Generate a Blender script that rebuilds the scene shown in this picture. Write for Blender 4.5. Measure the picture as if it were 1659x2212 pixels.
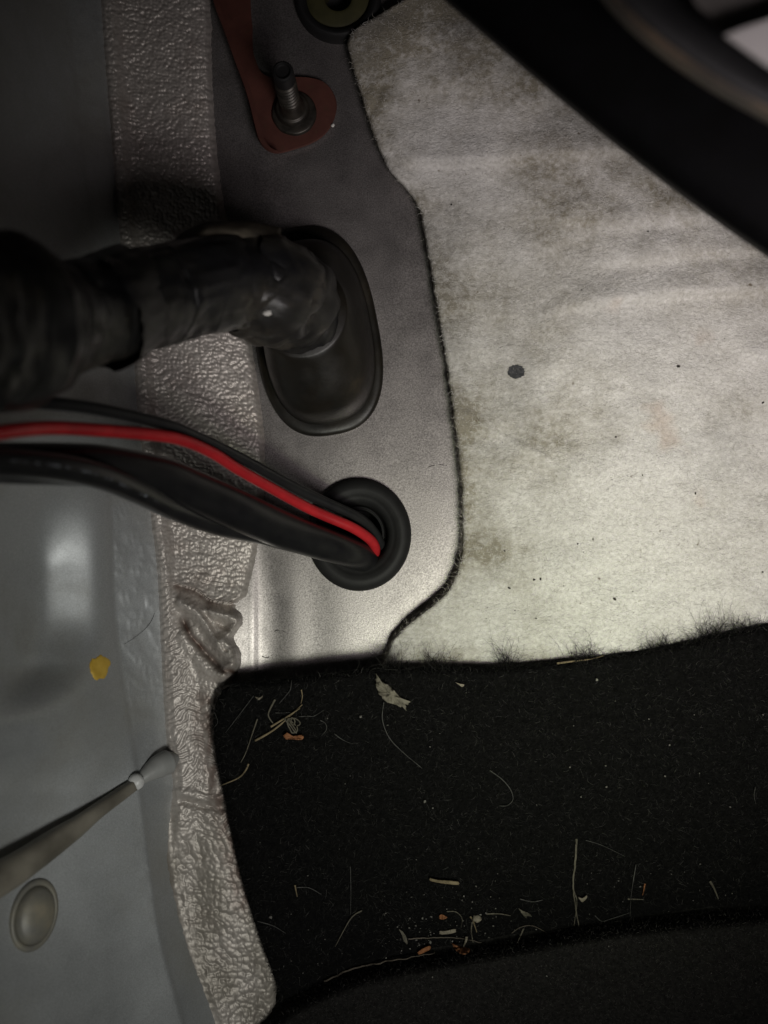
import bpy, math
import numpy as np
from mathutils import Vector, Matrix

# ------------------------------------------------------------------ camera, world, lights, exposure
scene = bpy.context.scene
for o in list(bpy.data.objects):
    bpy.data.objects.remove(o)
MM = 0.001
D = 300.0                     # camera height above the sheet metal, mm
S = 240.0 / 1659.0            # mm on the sheet metal for one picture unit (picture = 1659 x 2212 units)

cam_d = bpy.data.cameras.new("camera")
cam = bpy.data.objects.new("camera", cam_d)
scene.collection.objects.link(cam)
cam.location = (0, 0, D * MM)
cam.rotation_euler = (0, 0, 0)
cam_d.sensor_fit = 'VERTICAL'
cam_d.sensor_height = 36.0
cam_d.lens = 18.0 / ((2212 * S / 2) / D)
cam_d.clip_start = 0.005
cam_d.clip_end = 20.0
cam_d.dof.use_dof = True
cam_d.dof.focus_distance = (D - 10) * MM
cam_d.dof.aperture_fstop = cam_d.lens / 4.3
scene.camera = cam

world = bpy.data.worlds.new("World")
scene.world = world
world.use_nodes = True
world.node_tree.nodes["Background"].inputs[0].default_value = (1.0, 0.93, 0.86, 1)
world.node_tree.nodes["Background"].inputs[1].default_value = 0.004


def area(name, loc, target, size, power, color, spread=180.0, size_y=None):
    l = bpy.data.lights.new(name, 'AREA')
    l.shape = 'RECTANGLE' if size_y else 'DISK'
    l.size = size * MM
    if size_y:
        l.size_y = size_y * MM
    l.energy = power
    l.color = color
    l.spread = math.radians(spread)
    o = bpy.data.objects.new(name, l)
    scene.collection.objects.link(o)
    o.location = Vector(loc) * MM
    d = Vector(target) - Vector(loc)
    o.rotation_euler = d.to_track_quat('-Z', 'Y').to_euler()
    return o


area("work_lamp", (58, -130, 285), (0, -60, 0), 60, 0.086, (1.0, 1.0, 0.94), 78)
area("torch", (66, -118, 292), (60, -34, 0), 30, 0.013, (0.72, 1.0, 0.30), 46)
area("door_light", (105, -92, 292), (95, 42, 0), 80, 0.101, (1.0, 0.90, 0.92), 66)

scene.view_settings.view_transform = 'Standard'
scene.view_settings.look = 'None'
scene.view_settings.exposure = 0.0
scene.view_settings.gamma = 1.0
scene.view_settings.use_curve_mapping = False
scene.cycles.use_denoising = True
scene.cycles.max_bounces = 6
scene.cycles.diffuse_bounces = 3
scene.cycles.glossy_bounces = 3

rng = np.random.default_rng(7)
COL = scene.collection


# ------------------------------------------------------------------ helpers
def W(px, py, z):
    """picture unit + height above the sheet metal (mm) -> world point in metres"""
    px, py, z = np.broadcast_arrays(np.asarray(px, float), np.asarray(py, float), np.asarray(z, float))
    k = (D - z) / D
    return np.stack([(px - 829.5) * S * k, (1106.0 - py) * S * k, z], -1) * MM


def interp(table):
    a = np.array(table, float)
    xs, ys = a[:, 0], a[:, 1]
    m = np.zeros_like(xs)
    d = np.diff(ys) / np.diff(xs)
    m[1:-1] = np.where(d[1:] * d[:-1] > 0, 2 * d[1:] * d[:-1] / (d[1:] + d[:-1] + 1e-12), 0)
    m[0], m[-1] = d[0], d[-1]

    def f(x):
        x = np.clip(np.asarray(x, float), xs[0], xs[-1])
        i = np.clip(np.searchsorted(xs, x) - 1, 0, len(xs) - 2)
        h = xs[i + 1] - xs[i]
        t = (x - xs[i]) / h
        return ((2 * t**3 - 3 * t**2 + 1) * ys[i] + (t**3 - 2 * t**2 + t) * h * m[i]
                + (-2 * t**3 + 3 * t**2) * ys[i + 1] + (t**3 - t**2) * h * m[i + 1])
    return f


def smooth(a, b, x):
    t = np.clip((x - a) / (b - a), 0, 1)
    return t * t * (3 - 2 * t)


def _hash(ix, iy, seed):
    h = (ix.astype(np.int64) * 374761393 + iy.astype(np.int64) * 668265263 + seed * 982451653) & 0xffffffff
    h = ((h ^ (h >> 13)) * 1274126177) & 0xffffffff
    h = ((h ^ (h >> 16)) * 2246822519) & 0xffffffff
    return ((h ^ (h >> 15)) & 0xffffff) / float(0xffffff)


def noise(x, y, seed=0):
    x, y = np.broadcast_arrays(np.asarray(x, float), np.asarray(y, float))
    ix, iy = np.floor(x), np.floor(y)
    fx, fy = x - ix, y - iy
    u, v = fx**3 * (fx * (fx * 6 - 15) + 10), fy**3 * (fy * (fy * 6 - 15) + 10)

    def g(dx, dy):
        a = _hash(ix + dx, iy + dy, seed) * 2 * np.pi
        return np.cos(a) * (fx - dx) + np.sin(a) * (fy - dy)
    return 1.4 * ((g(0, 0) * (1 - u) + g(1, 0) * u) * (1 - v) + (g(0, 1) * (1 - u) + g(1, 1) * u) * v)


def fbm(x, y, seed=0, oct=4):
    s, a = 0, 1.0
    for k in range(oct):
        s = s + a * noise(x * 2**k, y * 2**k, seed + 17 * k)
        a *= 0.5
    return s


def worley(x, y, seed=0):
    ix, iy = np.floor(x), np.floor(y)
    f1 = np.full(x.shape, 9.0)
    f2 = np.full(x.shape, 9.0)
    for dx in (-1, 0, 1):
        for dy in (-1, 0, 1):
            cx = ix + dx + 0.1 + .8 * _hash(ix + dx, iy + dy, seed)
            cy = iy + dy + 0.1 + .8 * _hash(ix + dx, iy + dy, seed + 5)
            d = np.hypot(x - cx, y - cy)
            f2 = np.minimum(f2, np.maximum(f1, d))
            f1 = np.minimum(f1, d)
    return f1, f2


def dist_line(px, py, pts):
    pts = np.array(pts, float)
    best = np.full(px.shape, 1e9)
    for a, b in zip(pts[:-1], pts[1:]):
        ab = b - a
        t = np.clip(((px - a[0]) * ab[0] + (py - a[1]) * ab[1]) / (ab @ ab), 0, 1)
        best = np.minimum(best, np.hypot(px - a[0] - t * ab[0], py - a[1] - t * ab[1]))
    return best


def spline(pts, n):
    p = np.array(pts, float)
    if len(p) == 2:
        t = np.linspace(0, 1, n)[:, None]
        return p[0] * (1 - t) + p[1] * t
    q = np.vstack([2 * p[0] - p[1], p, 2 * p[-1] - p[-2]])
    seg = np.concatenate([[0], np.cumsum(np.linalg.norm(np.diff(p, axis=0), axis=1))])
    s = np.linspace(0, seg[-1], n)
    i = np.clip(np.searchsorted(seg, s, side='right') - 1, 0, len(p) - 2)
    t = ((s - seg[i]) / (seg[i + 1] - seg[i] + 1e-12))[:, None]
    a, b, c, d = q[i], q[i + 1], q[i + 2], q[i + 3]
    return 0.5 * (2 * b + (c - a) * t + (2 * a - 5 * b + 4 * c - d) * t**2 + (3 * b - a - 3 * c + d) * t**3)


def mesh_obj(name, V, F, mat, parent=None, smooth_shade=True, attr=None):
    """V (n,3) metres, F (k,3|4) int"""
    V = np.ascontiguousarray(V, np.float32)
    F = np.ascontiguousarray(F, np.int32)
    me = bpy.data.meshes.new(name)
    k, c = F.shape
    me.vertices.add(len(V))
    me.vertices.foreach_set("co", V.ravel())
    me.loops.add(k * c)
    me.loops.foreach_set("vertex_index", F.ravel())
    me.polygons.add(k)
    me.polygons.foreach_set("loop_start", np.arange(0, k * c, c, dtype=np.int32))
    me.polygons.foreach_set("loop_total", np.full(k, c, np.int32))
    me.polygons.foreach_set("use_smooth", np.full(k, smooth_shade))
    me.update(calc_edges=True)
    me.validate()
    for an, av in (attr or {}).items():
        a = me.attributes.new(an, 'FLOAT', 'POINT')
        a.data.foreach_set("value", np.ascontiguousarray(av, np.float32).ravel())
    me.materials.append(MAT[mat])
    o = bpy.data.objects.new(name, me)
    COL.objects.link(o)
    if parent is not None:
        o.parent = parent
        o.matrix_parent_inverse = Matrix.Translation(-parent.location)
    return o


def grid_faces(n, m, closed=False, off=0):
    i = np.arange(n - 1)[:, None]
    j = np.arange(m if closed else m - 1)[None, :]
    j2 = (j + 1) % m
    a, b, c, d = i * m + j, i * m + j2, (i + 1) * m + j2, (i + 1) * m + j
    return np.stack(np.broadcast_arrays(a, b, c, d), -1).reshape(-1, 4) + off


def tag(o, label, cat, group=None, kind=None):
    if label:
        o["label"] = label
    if cat:
        o["category"] = cat
    if group:
        o["group"] = group
    if kind:
        o["kind"] = kind
    return o


def empty(name, loc, label, cat, group=None):
    o = bpy.data.objects.new(name, None)
    COL.objects.link(o)
    o.location = Vector(tuple(float(v) for v in np.ravel(loc)))
    o.empty_display_size = 0.01
    return tag(o, label, cat, group)


def tube_mesh(P, R, sides=16, disp=None, squash=1.0, caps=True):
    """P (n,3) metres, R (n) metres -> V, F; disp(s_mm, theta)->mm"""
    n = len(P)
    T = np.gradient(P, axis=0)
    T /= np.linalg.norm(T, axis=1)[:, None] + 1e-12
    up = np.array([0, 0, 1.0])
    if abs(T[0] @ up) > .9:
        up = np.array([0, 1.0, 0])
    N = np.zeros_like(P)
    v = up - (up @ T[0]) * T[0]
    N[0] = v / np.linalg.norm(v)
    for i in range(1, n):
        v = N[i - 1] - (N[i - 1] @ T[i]) * T[i]
        N[i] = v / (np.linalg.norm(v) + 1e-12)
    B = np.cross(T, N)
    th = np.linspace(0, 2 * np.pi, sides, endpoint=False)
    s = np.concatenate([[0], np.cumsum(np.linalg.norm(np.diff(P, axis=0), axis=1))]) / MM
    r = np.asarray(R, float)[:, None] * np.ones((1, sides))
    if disp is not None:
        r = r + disp(s[:, None] + 0 * th[None], th[None] + 0 * s[:, None]) * MM
    V = P[:, None] + r[..., None] * (np.cos(th)[None, :, None] * N[:, None] * squash + np.sin(th)[None, :, None] * B[:, None])
    F = grid_faces(n, sides, closed=True)
    V = V.reshape(-1, 3)
    if caps:
        V = np.vstack([V, P[0], P[-1]])
        a = n * sides
        j = np.arange(sides)
        j2 = (j + 1) % sides
        F = np.vstack([F, np.stack([np.full(sides, a), j2, j, j], -1)[:, [0, 1, 2, 2]],
                       np.stack([np.full(sides, a + 1), (n - 1) * sides + j, (n - 1) * sides + j2, (n - 1) * sides + j2], -1)])
    return V, F


def tube_obj(name, F4, mat, parent=None):
    V, F = F4
    # split degenerate quads (caps) into triangles
    quad = F[:, 2] != F[:, 3]
    Fq, Ft = F[quad], F[~quad][:, :3]
    me = bpy.data.meshes.new(name)
    me.from_pydata(V.tolist(), [], Fq.tolist() + Ft.tolist())
    me.polygons.foreach_set("use_smooth", np.ones(len(me.polygons), bool))
    me.update()
    me.materials.append(MAT[mat])
    o = bpy.data.objects.new(name, me)
    COL.objects.link(o)
    if parent is not None:
        o.parent = parent
        o.matrix_parent_inverse = Matrix.Translation(-parent.location)
    return o


def px_tube(name, pts, r_mm, mat, parent=None, n=80, sides=16, **kw):
    p = spline(pts, n)
    P = W(p[:, 0], p[:, 1], p[:, 2])
    R = np.full(n, r_mm * MM) if np.isscalar(r_mm) else np.interp(np.linspace(0, 1, n), np.linspace(0, 1, len(r_mm)), r_mm) * MM
    return tube_obj(name, tube_mesh(P, R, sides, **kw), mat, parent)


def rings_mesh(rings, cap_end=True, cap_start=False):
    """rings (n,m,3) metres"""
    n, m, _ = rings.shape
    V = rings.reshape(-1, 3)
    F = grid_faces(n, m, closed=True)
    j = np.arange(m)
    j2 = (j + 1) % m
    if cap_end:
        V = np.vstack([V, rings[-1].mean(0)])
        F = np.vstack([F, np.stack([(n - 1) * m + j, (n - 1) * m + j2, np.full(m, len(V) - 1), np.full(m, len(V) - 1)], -1)])
    if cap_start:
        V = np.vstack([V, rings[0].mean(0)])
        F = np.vstack([F, np.stack([j2, j, np.full(m, len(V) - 1), np.full(m, len(V) - 1)], -1)])
    return V, F


def fibres(name, base, nrm, lens, width, mat, parent=None, seg=3, lift=0.6, curl=0.9, seed=0, bias=None):
    """thin curly ribbons rooted at base (n,3) m; lens (n) mm"""
    r = np.random.default_rng(seed)
    n = len(base)
    t = r.normal(size=(n, 3))
    if bias is not None:
        t = t + bias
    t -= (t * nrm).sum(1)[:, None] * nrm
    t /= np.linalg.norm(t, axis=1)[:, None] + 1e-9
    l = lift * r.uniform(.3, 1.5, n)[:, None]
    d = t + nrm * l
    d /= np.linalg.norm(d, axis=1)[:, None]
    ax = r.normal(size=(n, 3))
    pts = [base]
    p = base
    step = (lens * MM / seg)[:, None]
    for k in range(seg):
        p = p + d * step
        pts.append(p)
        d = d + np.cross(ax, d) * curl * .5 + r.normal(size=(n, 3)) * .15 * curl - nrm * .12
        d /= np.linalg.norm(d, axis=1)[:, None]
    P = np.stack(pts, 1)
    side = np.cross(P[:, -1] - P[:, 0], r.normal(size=(n, 3)) + 2 * nrm)
    side /= np.linalg.norm(side, axis=1)[:, None] + 1e-12
    wv = (np.asarray(width) * np.ones(n))[:, None, None] * MM * .5 * np.linspace(1, .4, seg + 1)[None, :, None]
    V = np.stack([P - side[:, None] * wv, P + side[:, None] * wv], 2).reshape(-1, 3)
    b = (np.arange(n) * 2 * (seg + 1))[:, None]
    k = np.arange(seg)[None, :] * 2
    F = np.stack([b + k, b + k + 1, b + k + 3, b + k + 2], -1).reshape(-1, 4)
    tone = np.repeat(r.uniform(0, 1, n), 2 * (seg + 1))
    return mesh_obj(name, V, F, mat, parent, attr={"tone": tone})


# ------------------------------------------------------------------ materials
MAT = {}


class NT:
    def __init__(self, name):
        m = bpy.data.materials.new(name)
        m.use_nodes = True
        self.m, self.t = m, m.node_tree
        self.b = self.t.nodes["Principled BSDF"]
        self.co = self.n('ShaderNodeTexCoord').outputs['Object']
        MAT[name] = m

    def n(self, kind, **kw):
        x = self.t.nodes.new(kind)
        for k, v in kw.items():
            setattr(x, k, v)
        return x

    def set(self, **kw):
        for k, v in kw.items():
            s = self.b.inputs[k.replace('_', ' ')]
            if hasattr(v, 'links') or isinstance(v, bpy.types.NodeSocket):
                self.t.links.new(v, s)
            else:
                s.default_value = (*v, 1) if isinstance(v, tuple) and len(v) == 3 else v
        return self

    def link(self, a, b):
        self.t.links.new(a, b)

    def noise(self, scale, detail=4, rough=.55, stretch=None, seed=0.0, dist=0.0):
        x = self.n('ShaderNodeTexNoise')
        x.inputs['Scale'].default_value = scale
        x.inputs['Detail'].default_value = detail
        x.inputs['Roughness'].default_value = rough
        x.inputs['Distortion'].default_value = dist
        mp = self.n('ShaderNodeMapping')
        mp.inputs['Location'].default_value = (seed, seed * 1.7, seed * .6)
        if stretch:
            mp.inputs['Scale'].default_value = stretch
        self.link(self.co, mp.inputs['Vector'])
        self.link(mp.outputs[0], x.inputs['Vector'])
        return x.outputs['Fac']

    def ramp(self, fac, stops):
        x = self.n('ShaderNodeValToRGB')
        e = x.color_ramp.elements
        while len(e) < len(stops):
            e.new(.5)
        for i, (p, c) in enumerate(stops):
            e[i].position = p
            e[i].color = (*c, 1) if isinstance(c, tuple) else (c, c, c, 1)
        self.link(fac, x.inputs[0])
        return x.outputs[0]

    def mix(self, fac, a, b, mode='MIX'):
        x = self.n('ShaderNodeMix', data_type='RGBA', blend_type=mode)
        for s, v in ((x.inputs[0], fac), (x.inputs[6], a), (x.inputs[7], b)):
            if isinstance(v, bpy.types.NodeSocket):
                self.link(v, s)
            else:
                s.default_value = (*v, 1) if isinstance(v, tuple) else v
        return x.outputs[2]

    def math(self, op, a, b=0.0):
        x = self.n('ShaderNodeMath', operation=op)
        for s, v in zip(x.inputs, (a, b)):
            if isinstance(v, bpy.types.NodeSocket):
                self.link(v, s)
            else:
                s.default_value = v
        return x.outputs[0]

    def attr(self, name):
        return self.n('ShaderNodeAttribute', attribute_name=name).outputs['Fac']

    def bump(self, h, strength, dist_mm, normal=None):
        x = self.n('ShaderNodeBump')
        x.inputs['Strength'].default_value = strength
        x.inputs['Distance'].default_value = dist_mm * MM
        self.link(h, x.inputs['Height'])
        if normal is not None:
            self.link(normal, x.inputs['Normal'])
        return x.outputs[0]


def paint(name, lo, hi, rough, metal, flake_bump, dust=None, dust_amt=.5):
    m = NT(name)
    f = m.noise(2600, 2, .7)
    c = m.ramp(f, [(.32, lo), (.68, hi)])
    if dust:
        d = m.ramp(m.noise(28, 5, .62, seed=3.1), [(.46, 0.0), (.72, dust_amt)])
        c = m.mix(d, c, dust)
        m.set(Metallic=m.math('MULTIPLY', m.math('SUBTRACT', 1.0, d), metal))
    else:
        m.set(Metallic=metal)
    scr = m.noise(90, 5, .6, seed=8)
    m.set(Base_Color=c, Roughness=m.ramp(scr, [(.3, rough - .05), (.7, rough + .07)]))
    m.set(Normal=m.bump(m.noise(1500, 2, .6, seed=2), flake_bump, .05))
    return m


paint('silver_paint', (.15, .139, .136), (.36, .336, .328), .42, .86, .5, (.26, .24, .21), .12)
paint('side_paint', (.375, .388, .392), (.505, .522, .53), .52, .62, .15, (.17, .155, .115), .55)

m = NT('sealer_paint')
fine = m.noise(900, 3, .6)
col = m.ramp(m.noise(700, 3, .6, seed=4), [(.3, (.34, .308, .283)), (.7, (.485, .447, .415))])
st = m.ramp(m.noise(55, 5, .65, seed=9), [(.52, 0.0), (.78, .45)])
col = m.mix(st, col, (.20, .13, .10))
col = m.mix(m.attr('dirt'), col, (.16, .143, .11))
col = m.mix(m.attr('stain'), col, (.10, .055, .04))
m.set(Base_Color=col, Metallic=.36, Roughness=.48, Normal=m.bump(fine, .25, .10))

m = NT('rubber_black')
m.set(Base_Color=m.ramp(m.noise(300, 4), [(.3, (.010, .010, .010)), (.75, (.014, .014, .014))]), Roughness=.6,
      Specular_IOR_Level=.18, Normal=m.bump(m.noise(1800, 3), .25, .08))

m = NT('rubber_dusty')
d = m.ramp(m.noise(60, 6, .65, seed=1.3), [(.35, (.005, .0046, .0036)), (.60, (.011, .009, .006)), (.82, (.04, .03, .018))])
m.set(Base_Color=d, Roughness=m.ramp(m.noise(120, 4, seed=5), [(.3, .34), (.7, .55)]), Specular_IOR_Level=.35,
      Normal=m.bump(m.noise(900, 4), .25, .12))

m = NT('tape_black')
d = m.ramp(m.noise(45, 6, .6, seed=2.2, stretch=(1, 1.6, 1)), [(.40, (.009, .009, .010)), (.55, (.018, .017, .015)), (.74, (.07, .06, .046))])
m.set(Base_Color=d, Roughness=m.ramp(m.noise(80, 4, seed=6), [(.3, .32), (.7, .55)]), Specular_IOR_Level=.4,
      Normal=m.bump(m.noise(420, 4, .6, stretch=(1, 2.5, 1)), .3, .25))

m = NT('tape_dusty')
m.set(Base_Color=m.ramp(m.noise(90, 6, .6, seed=1.2), [(.35, (.03, .027, .022)), (.65, (.11, .095, .07))]), Roughness=.7, Specular_IOR_Level=.2,
      Normal=m.bump(m.noise(420, 4, .6), .35, .25))
m = NT('red_insulation')
m.set(Base_Color=m.ramp(m.noise(200, 4), [(.3, (.27, .011, .015)), (.7, (.38, .017, .021))]), Roughness=.33,
      Specular_IOR_Level=.4, Normal=m.bump(m.noise(500, 3), .15, .1))
m = NT('black_insulation')
m.set(Base_Color=m.ramp(m.noise(240, 4), [(.3, (.010, .010, .011)), (.7, (.016, .016, .016))]), Roughness=.28,
      Specular_IOR_Level=.45, Normal=m.bump(m.noise(500, 3), .15, .1))
m = NT('cable_black')
m.set(Base_Color=m.ramp(m.noise(240, 4), [(.3, (.006, .006, .007)), (.7, (.012, .012, .012))]), Roughness=.30,
      Specular_IOR_Level=.5, Normal=m.bump(m.noise(400, 3), .15, .1))
m = NT('print_white')
m.set(Base_Color=m.ramp(m.noise(700, 3), [(.46, (.02, .02, .022)), (.66, (.12, .13, .15))]), Roughness=.6)

m = NT('red_primer')
c = m.ramp(m.noise(120, 5, .6), [(.3, (.052, .016, .011)), (.7, (.088, .029, .020))])
c = m.mix(m.ramp(m.noise(420, 4, seed=3), [(.6, 0.0), (.75, .7)]), c, (.06, .03, .015))
m.set(Base_Color=c, Roughness=.55, Normal=m.bump(m.noise(600, 4), .3, .15))
m = NT('dark_steel')
m.set(Base_Color=m.ramp(m.noise(300, 4), [(.3, (.02, .018, .015)), (.7, (.06, .052, .042))]), Metallic=.5,
      Roughness=.42, Normal=m.bump(m.noise(700, 4), .3, .15))
m = NT('olive_plastic')
m.set(Base_Color=m.ramp(m.noise(150, 4), [(.3, (.028, .027, .010)), (.7, (.05, .046, .017))]), Roughness=.5)
m = NT('hole_black')
m.set(Base_Color=(.004, .004, .004), Roughness=.9)

m = NT('felt')
big = m.noise(16, 6, .62, seed=.7)
mid = m.noise(48, 6, .68, seed=2.9)
fine = m.noise(520, 4, .7, seed=1.1)
c = m.ramp(m.noise(900, 3, .7, seed=5), [(.25, (.54, .525, .49)), (.75, (.80, .785, .75))])
w1 = m.math('MULTIPLY', m.ramp(big, [(.36, 0.0), (.58, 1.0)]), m.ramp(mid, [(.32, .15), (.60, 1.0)]))
w1 = m.math('MULTIPLY', w1, m.ramp(fine, [(.3, .35), (.6, 1.0)]))
w1 = m.math('MULTIPLY', w1, m.math('ADD', m.attr('stain'), .22))
w1 = m.math('MULTIPLY', w1, 1.5)
c = m.mix(m.math('MINIMUM', w1, .85), c, (.20, .175, .115))
grey = m.math('MULTIPLY', m.ramp(m.noise(26, 6, .65, seed=7.7), [(.42, 0.0), (.66, .6)]), m.ramp(fine, [(.3, .5), (.7, 1.0)]))
grey = m.math('MULTIPLY', grey, m.math('ADD', m.attr('stain'), .2))
c = m.mix(grey, c, (.17, .165, .16))
sp = m.ramp(m.noise(330, 2, .5, seed=12), [(.73, 0.0), (.78, .75)])
c = m.mix(sp, c, (.12, .09, .05))
rust = m.ramp(m.noise(38, 3, .5, seed=21), [(.66, 0.0), (.74, .30)])
c = m.mix(rust, c, (.36, .20, .10))
nb = m.bump(m.noise(560, 5, .75, seed=4, stretch=(1, 1.4, 1), dist=.6), 1.0, .6)
nb = m.bump(m.noise(1500, 3, .7, seed=9), .9, .25, nb)
m.set(Base_Color=c, Roughness=1.0, Specular_IOR_Level=.05, Normal=nb)
m = NT('felt_fibre')
m.set(Base_Color=m.ramp(m.attr('tone'), [(.0, (.26, .235, .19)), (.35, (.58, .56, .52)), (1.0, (.82, .80, .77))]), Roughness=1.0, Specular_IOR_Level=.05)
m = NT('felt_edge_fibre')
m.set(Base_Color=m.ramp(m.attr('tone'), [(.0, (.05, .045, .036)), (.4, (.22, .20, .17)), (1.0, (.6, .57, .52))]), Roughness=1.0, Specular_IOR_Level=.05)

m = NT('carpet_base')
m.set(Base_Color=m.ramp(m.noise(700, 4, .7), [(.3, (.003, .003, .003)), (.75, (.008, .0078, .0076))]), Roughness=1.0,
      Specular_IOR_Level=.02, Normal=m.bump(m.noise(900, 5, .75), 1.0, .6))
m = NT('carpet_fibre')
m.set(Base_Color=m.ramp(m.attr('tone'), [(.0, (.0035, .0036, .0038)), (.6, (.0095, .0095, .0093)), (.92, (.022, .0215, .021)), (1.0, (.07, .067, .063))]),
      Roughness=.8, Specular_IOR_Level=.06)
m = NT('fuzz_fibre')
m.set(Base_Color=m.ramp(m.attr('tone'), [(.0, (.004, .004, .004)), (.85, (.013, .0125, .012)), (1.0, (.05, .048, .044))]), Roughness=.9, Specular_IOR_Level=.05)
m = NT('mat_base')
m.set(Base_Color=m.ramp(m.noise(700, 4, .7), [(.3, (.008, .0077, .0074)), (.75, (.022, .021, .0195))]), Roughness=1.0,
      Specular_IOR_Level=.02, Normal=m.bump(m.noise(900, 5, .75), 1.0, .6))
m = NT('mat_fibre')
m.set(Base_Color=m.ramp(m.attr('tone'), [(.0, (.008, .0077, .0074)), (.7, (.021, .02, .019)), (1.0, (.07, .066, .062))]), Roughness=.9, Specular_IOR_Level=.05)
m = NT('trim_black')
m.set(Base_Color=m.ramp(m.noise(130, 5), [(.35, (.0015, .0015, .0015)), (.7, (.0025, .0025, .003)), (.9, (.016, .015, .013))]), Roughness=.7,
      Specular_IOR_Level=.06, Normal=m.bump(m.noise(800, 3), .3, .15))
m = NT('worn_bar')
m.set(Base_Color=m.ramp(m.noise(60, 5, .6, stretch=(1, 1, 1)), [(.36, (.025, .023, .021)), (.50, (.075, .060, .046)), (.66, (.16, .115, .075))]), Roughness=.55, Metallic=.2,
      Normal=m.bump(m.noise(200, 4), .4, .4))
m = NT('bar_dark')
m.set(Base_Color=m.ramp(m.noise(60, 5, .6), [(.35, (.012, .0125, .013)), (.7, (.03, .03, .031))]), Roughness=.6, Normal=m.bump(m.noise(200, 4), .4, .4))
m = NT('grey_plate')
m.set(Base_Color=m.ramp(m.noise(60, 5), [(.3, (.10, .092, .085)), (.7, (.15, .14, .13))]), Roughness=.7)
m = NT('daylit_patch')  # whiteness stands in for daylight on a surface beyond the trim
m.set(Base_Color=m.ramp(m.noise(90, 5), [(.3, (.74, .71, .69)), (.7, (.82, .79, .77))]), Roughness=.6)
m = NT('yellow_paint')
m.set(Base_Color=m.ramp(m.noise(300, 4), [(.3, (.52, .33, .04)), (.7, (.66, .44, .07))]), Roughness=.55)
m = NT('ink')
m.set(Base_Color=m.ramp(m.noise(900, 4), [(.3, (.035, .036, .038)), (.7, (.075, .076, .08))]), Roughness=1.0, Specular_IOR_Level=.05,
      Normal=m.bump(m.noise(1000, 4), .7, .3))
m = NT('rod_brown')
m.set(Base_Color=m.ramp(m.noise(70, 5, seed=2), [(.35, (.11, .10, .08)), (.7, (.24, .22, .18))]), Roughness=.42, Specular_IOR_Level=.5,
      Normal=m.bump(m.noise(300, 4), .25, .25))
m = NT('nub_grey')
m.set(Base_Color=m.ramp(m.noise(150, 4), [(.3, (.22, .225, .22)), (.7, (.30, .30, .29))]), Roughness=.5)
m = NT('tip_white')
m.set(Base_Color=m.ramp(m.noise(400, 4), [(.3, (.50, .50, .49)), (.7, (.74, .74, .73))]), Roughness=.4)
m = NT('button_dusty')
m.set(Base_Color=m.ramp(m.noise(90, 5, .6, seed=4), [(.35, (.16, .16, .15)), (.6, (.24, .225, .18)), (.8, (.36, .31, .22))]), Roughness=.5, Metallic=.2,
      Normal=m.bump(m.noise(400, 4), .3, .2))


def simple(name, lo, hi, rough=.7, scale=350, bump=.4):
    m = NT(name)
    m.set(Base_Color=m.ramp(m.noise(scale, 4, .65), [(.3, lo), (.7, hi)]), Roughness=rough, Specular_IOR_Level=.25,
          Normal=m.bump(m.noise(scale * 2, 4, .6), bump, .12))


simple('straw', (.085, .066, .036), (.20, .155, .092))
simple('straw_grey', (.05, .045, .033), (.115, .103, .078))
simple('twig', (.05, .042, .032), (.11, .09, .07))
simple('leaf_brown', (.10, .04, .016), (.24, .10, .042), scale=200)
simple('leaf_grey', (.06, .054, .041), (.17, .154, .12), scale=260)
simple('hair_grey', (.03, .029, .027), (.075, .072, .067), rough=.5)
simple('chip_pale', (.13, .113, .083), (.23, .20, .155))
simple('crumb_white', (.50, .49, .46), (.75, .73, .68))
simple('grit', (.06, .057, .05), (.17, .16, .145))
simple('speck_dark', (.012, .011, .010), (.035, .03, .025))

# ------------------------------------------------------------------ the setting: sheet metal
GROMMET = (776., 1155.)
PLUG = (731., 4.)


def z_panel(px, py):
    # fillet that climbs towards the side panel, stronger at the foot
    foot = smooth(1080, 1330, py)
    edge = 560 + 0 * py
    up = smooth(0, 1, (edge + 45 * foot - px) / 150.0) * (2.6 + .3 * foot)
    wav = .55 * noise(px / 330., py / 520., 3) + .35 * np.exp(-((px - 760) / 70.) ** 2) * smooth(780, 960, py) * (1 - .6 * smooth(1050, 1300, py))
    step = -.35 * smooth(545, 560, px) * foot * (1 - smooth(560, 640, px))
    flute = .09 * np.sin(2 * np.pi * (px - 604 + 10 * noise(px * 0, py / 160., 44)) / (96 + .12 * (px - 600))) * np.exp(-((px - 650) / 105.) ** 2) * smooth(1120, 1300, py)
    flute = flute + .10 * np.exp(-((px - 548) / 8.) ** 2) * foot
    return up + wav + step + flute


def make_panel():
    xs = np.arange(400, 1460, 6.0)
    ys = np.arange(-330, 2000, 6.0)
    X, Y = np.meshgrid(xs, ys)
    Z = z_panel(X, Y)
    V = W(X, Y, Z).reshape(-1, 3)
    F = grid_faces(len(ys), len(xs))
    cx, cy = X.ravel()[F].mean(1), Y.ravel()[F].mean(1)
    keep = (np.hypot((cx - GROMMET[0]) / 113, (cy - GROMMET[1]) / 122) > .62) & (np.hypot(cx - PLUG[0], cy - PLUG[1]) > 40)
    keep &= cx > x_r(cy) - 45
    o = mesh_obj('bulkhead_panel', V, F[keep], 'silver_paint')
    tag(o, 'silver painted sheet metal bulkhead between the sealer strip and the felt', None, kind='structure')


x_s = interp([(-330, 205), (0, 222), (300, 245), (500, 262), (700, 288), (900, 302), (1100, 328), (1250, 345), (1400, 352), (1600, 364),
              (1700, 378), (1850, 372), (2000, 402), (2212, 478), (2500, 560)])
x_b = interp([(-330, 90), (0, 145), (400, 190), (600, 215), (900, 235), (1100, 240), (1300, 246), (1500, 272), (1700, 305), (2000, 345),
              (2212, 400), (2500, 480)])


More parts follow.
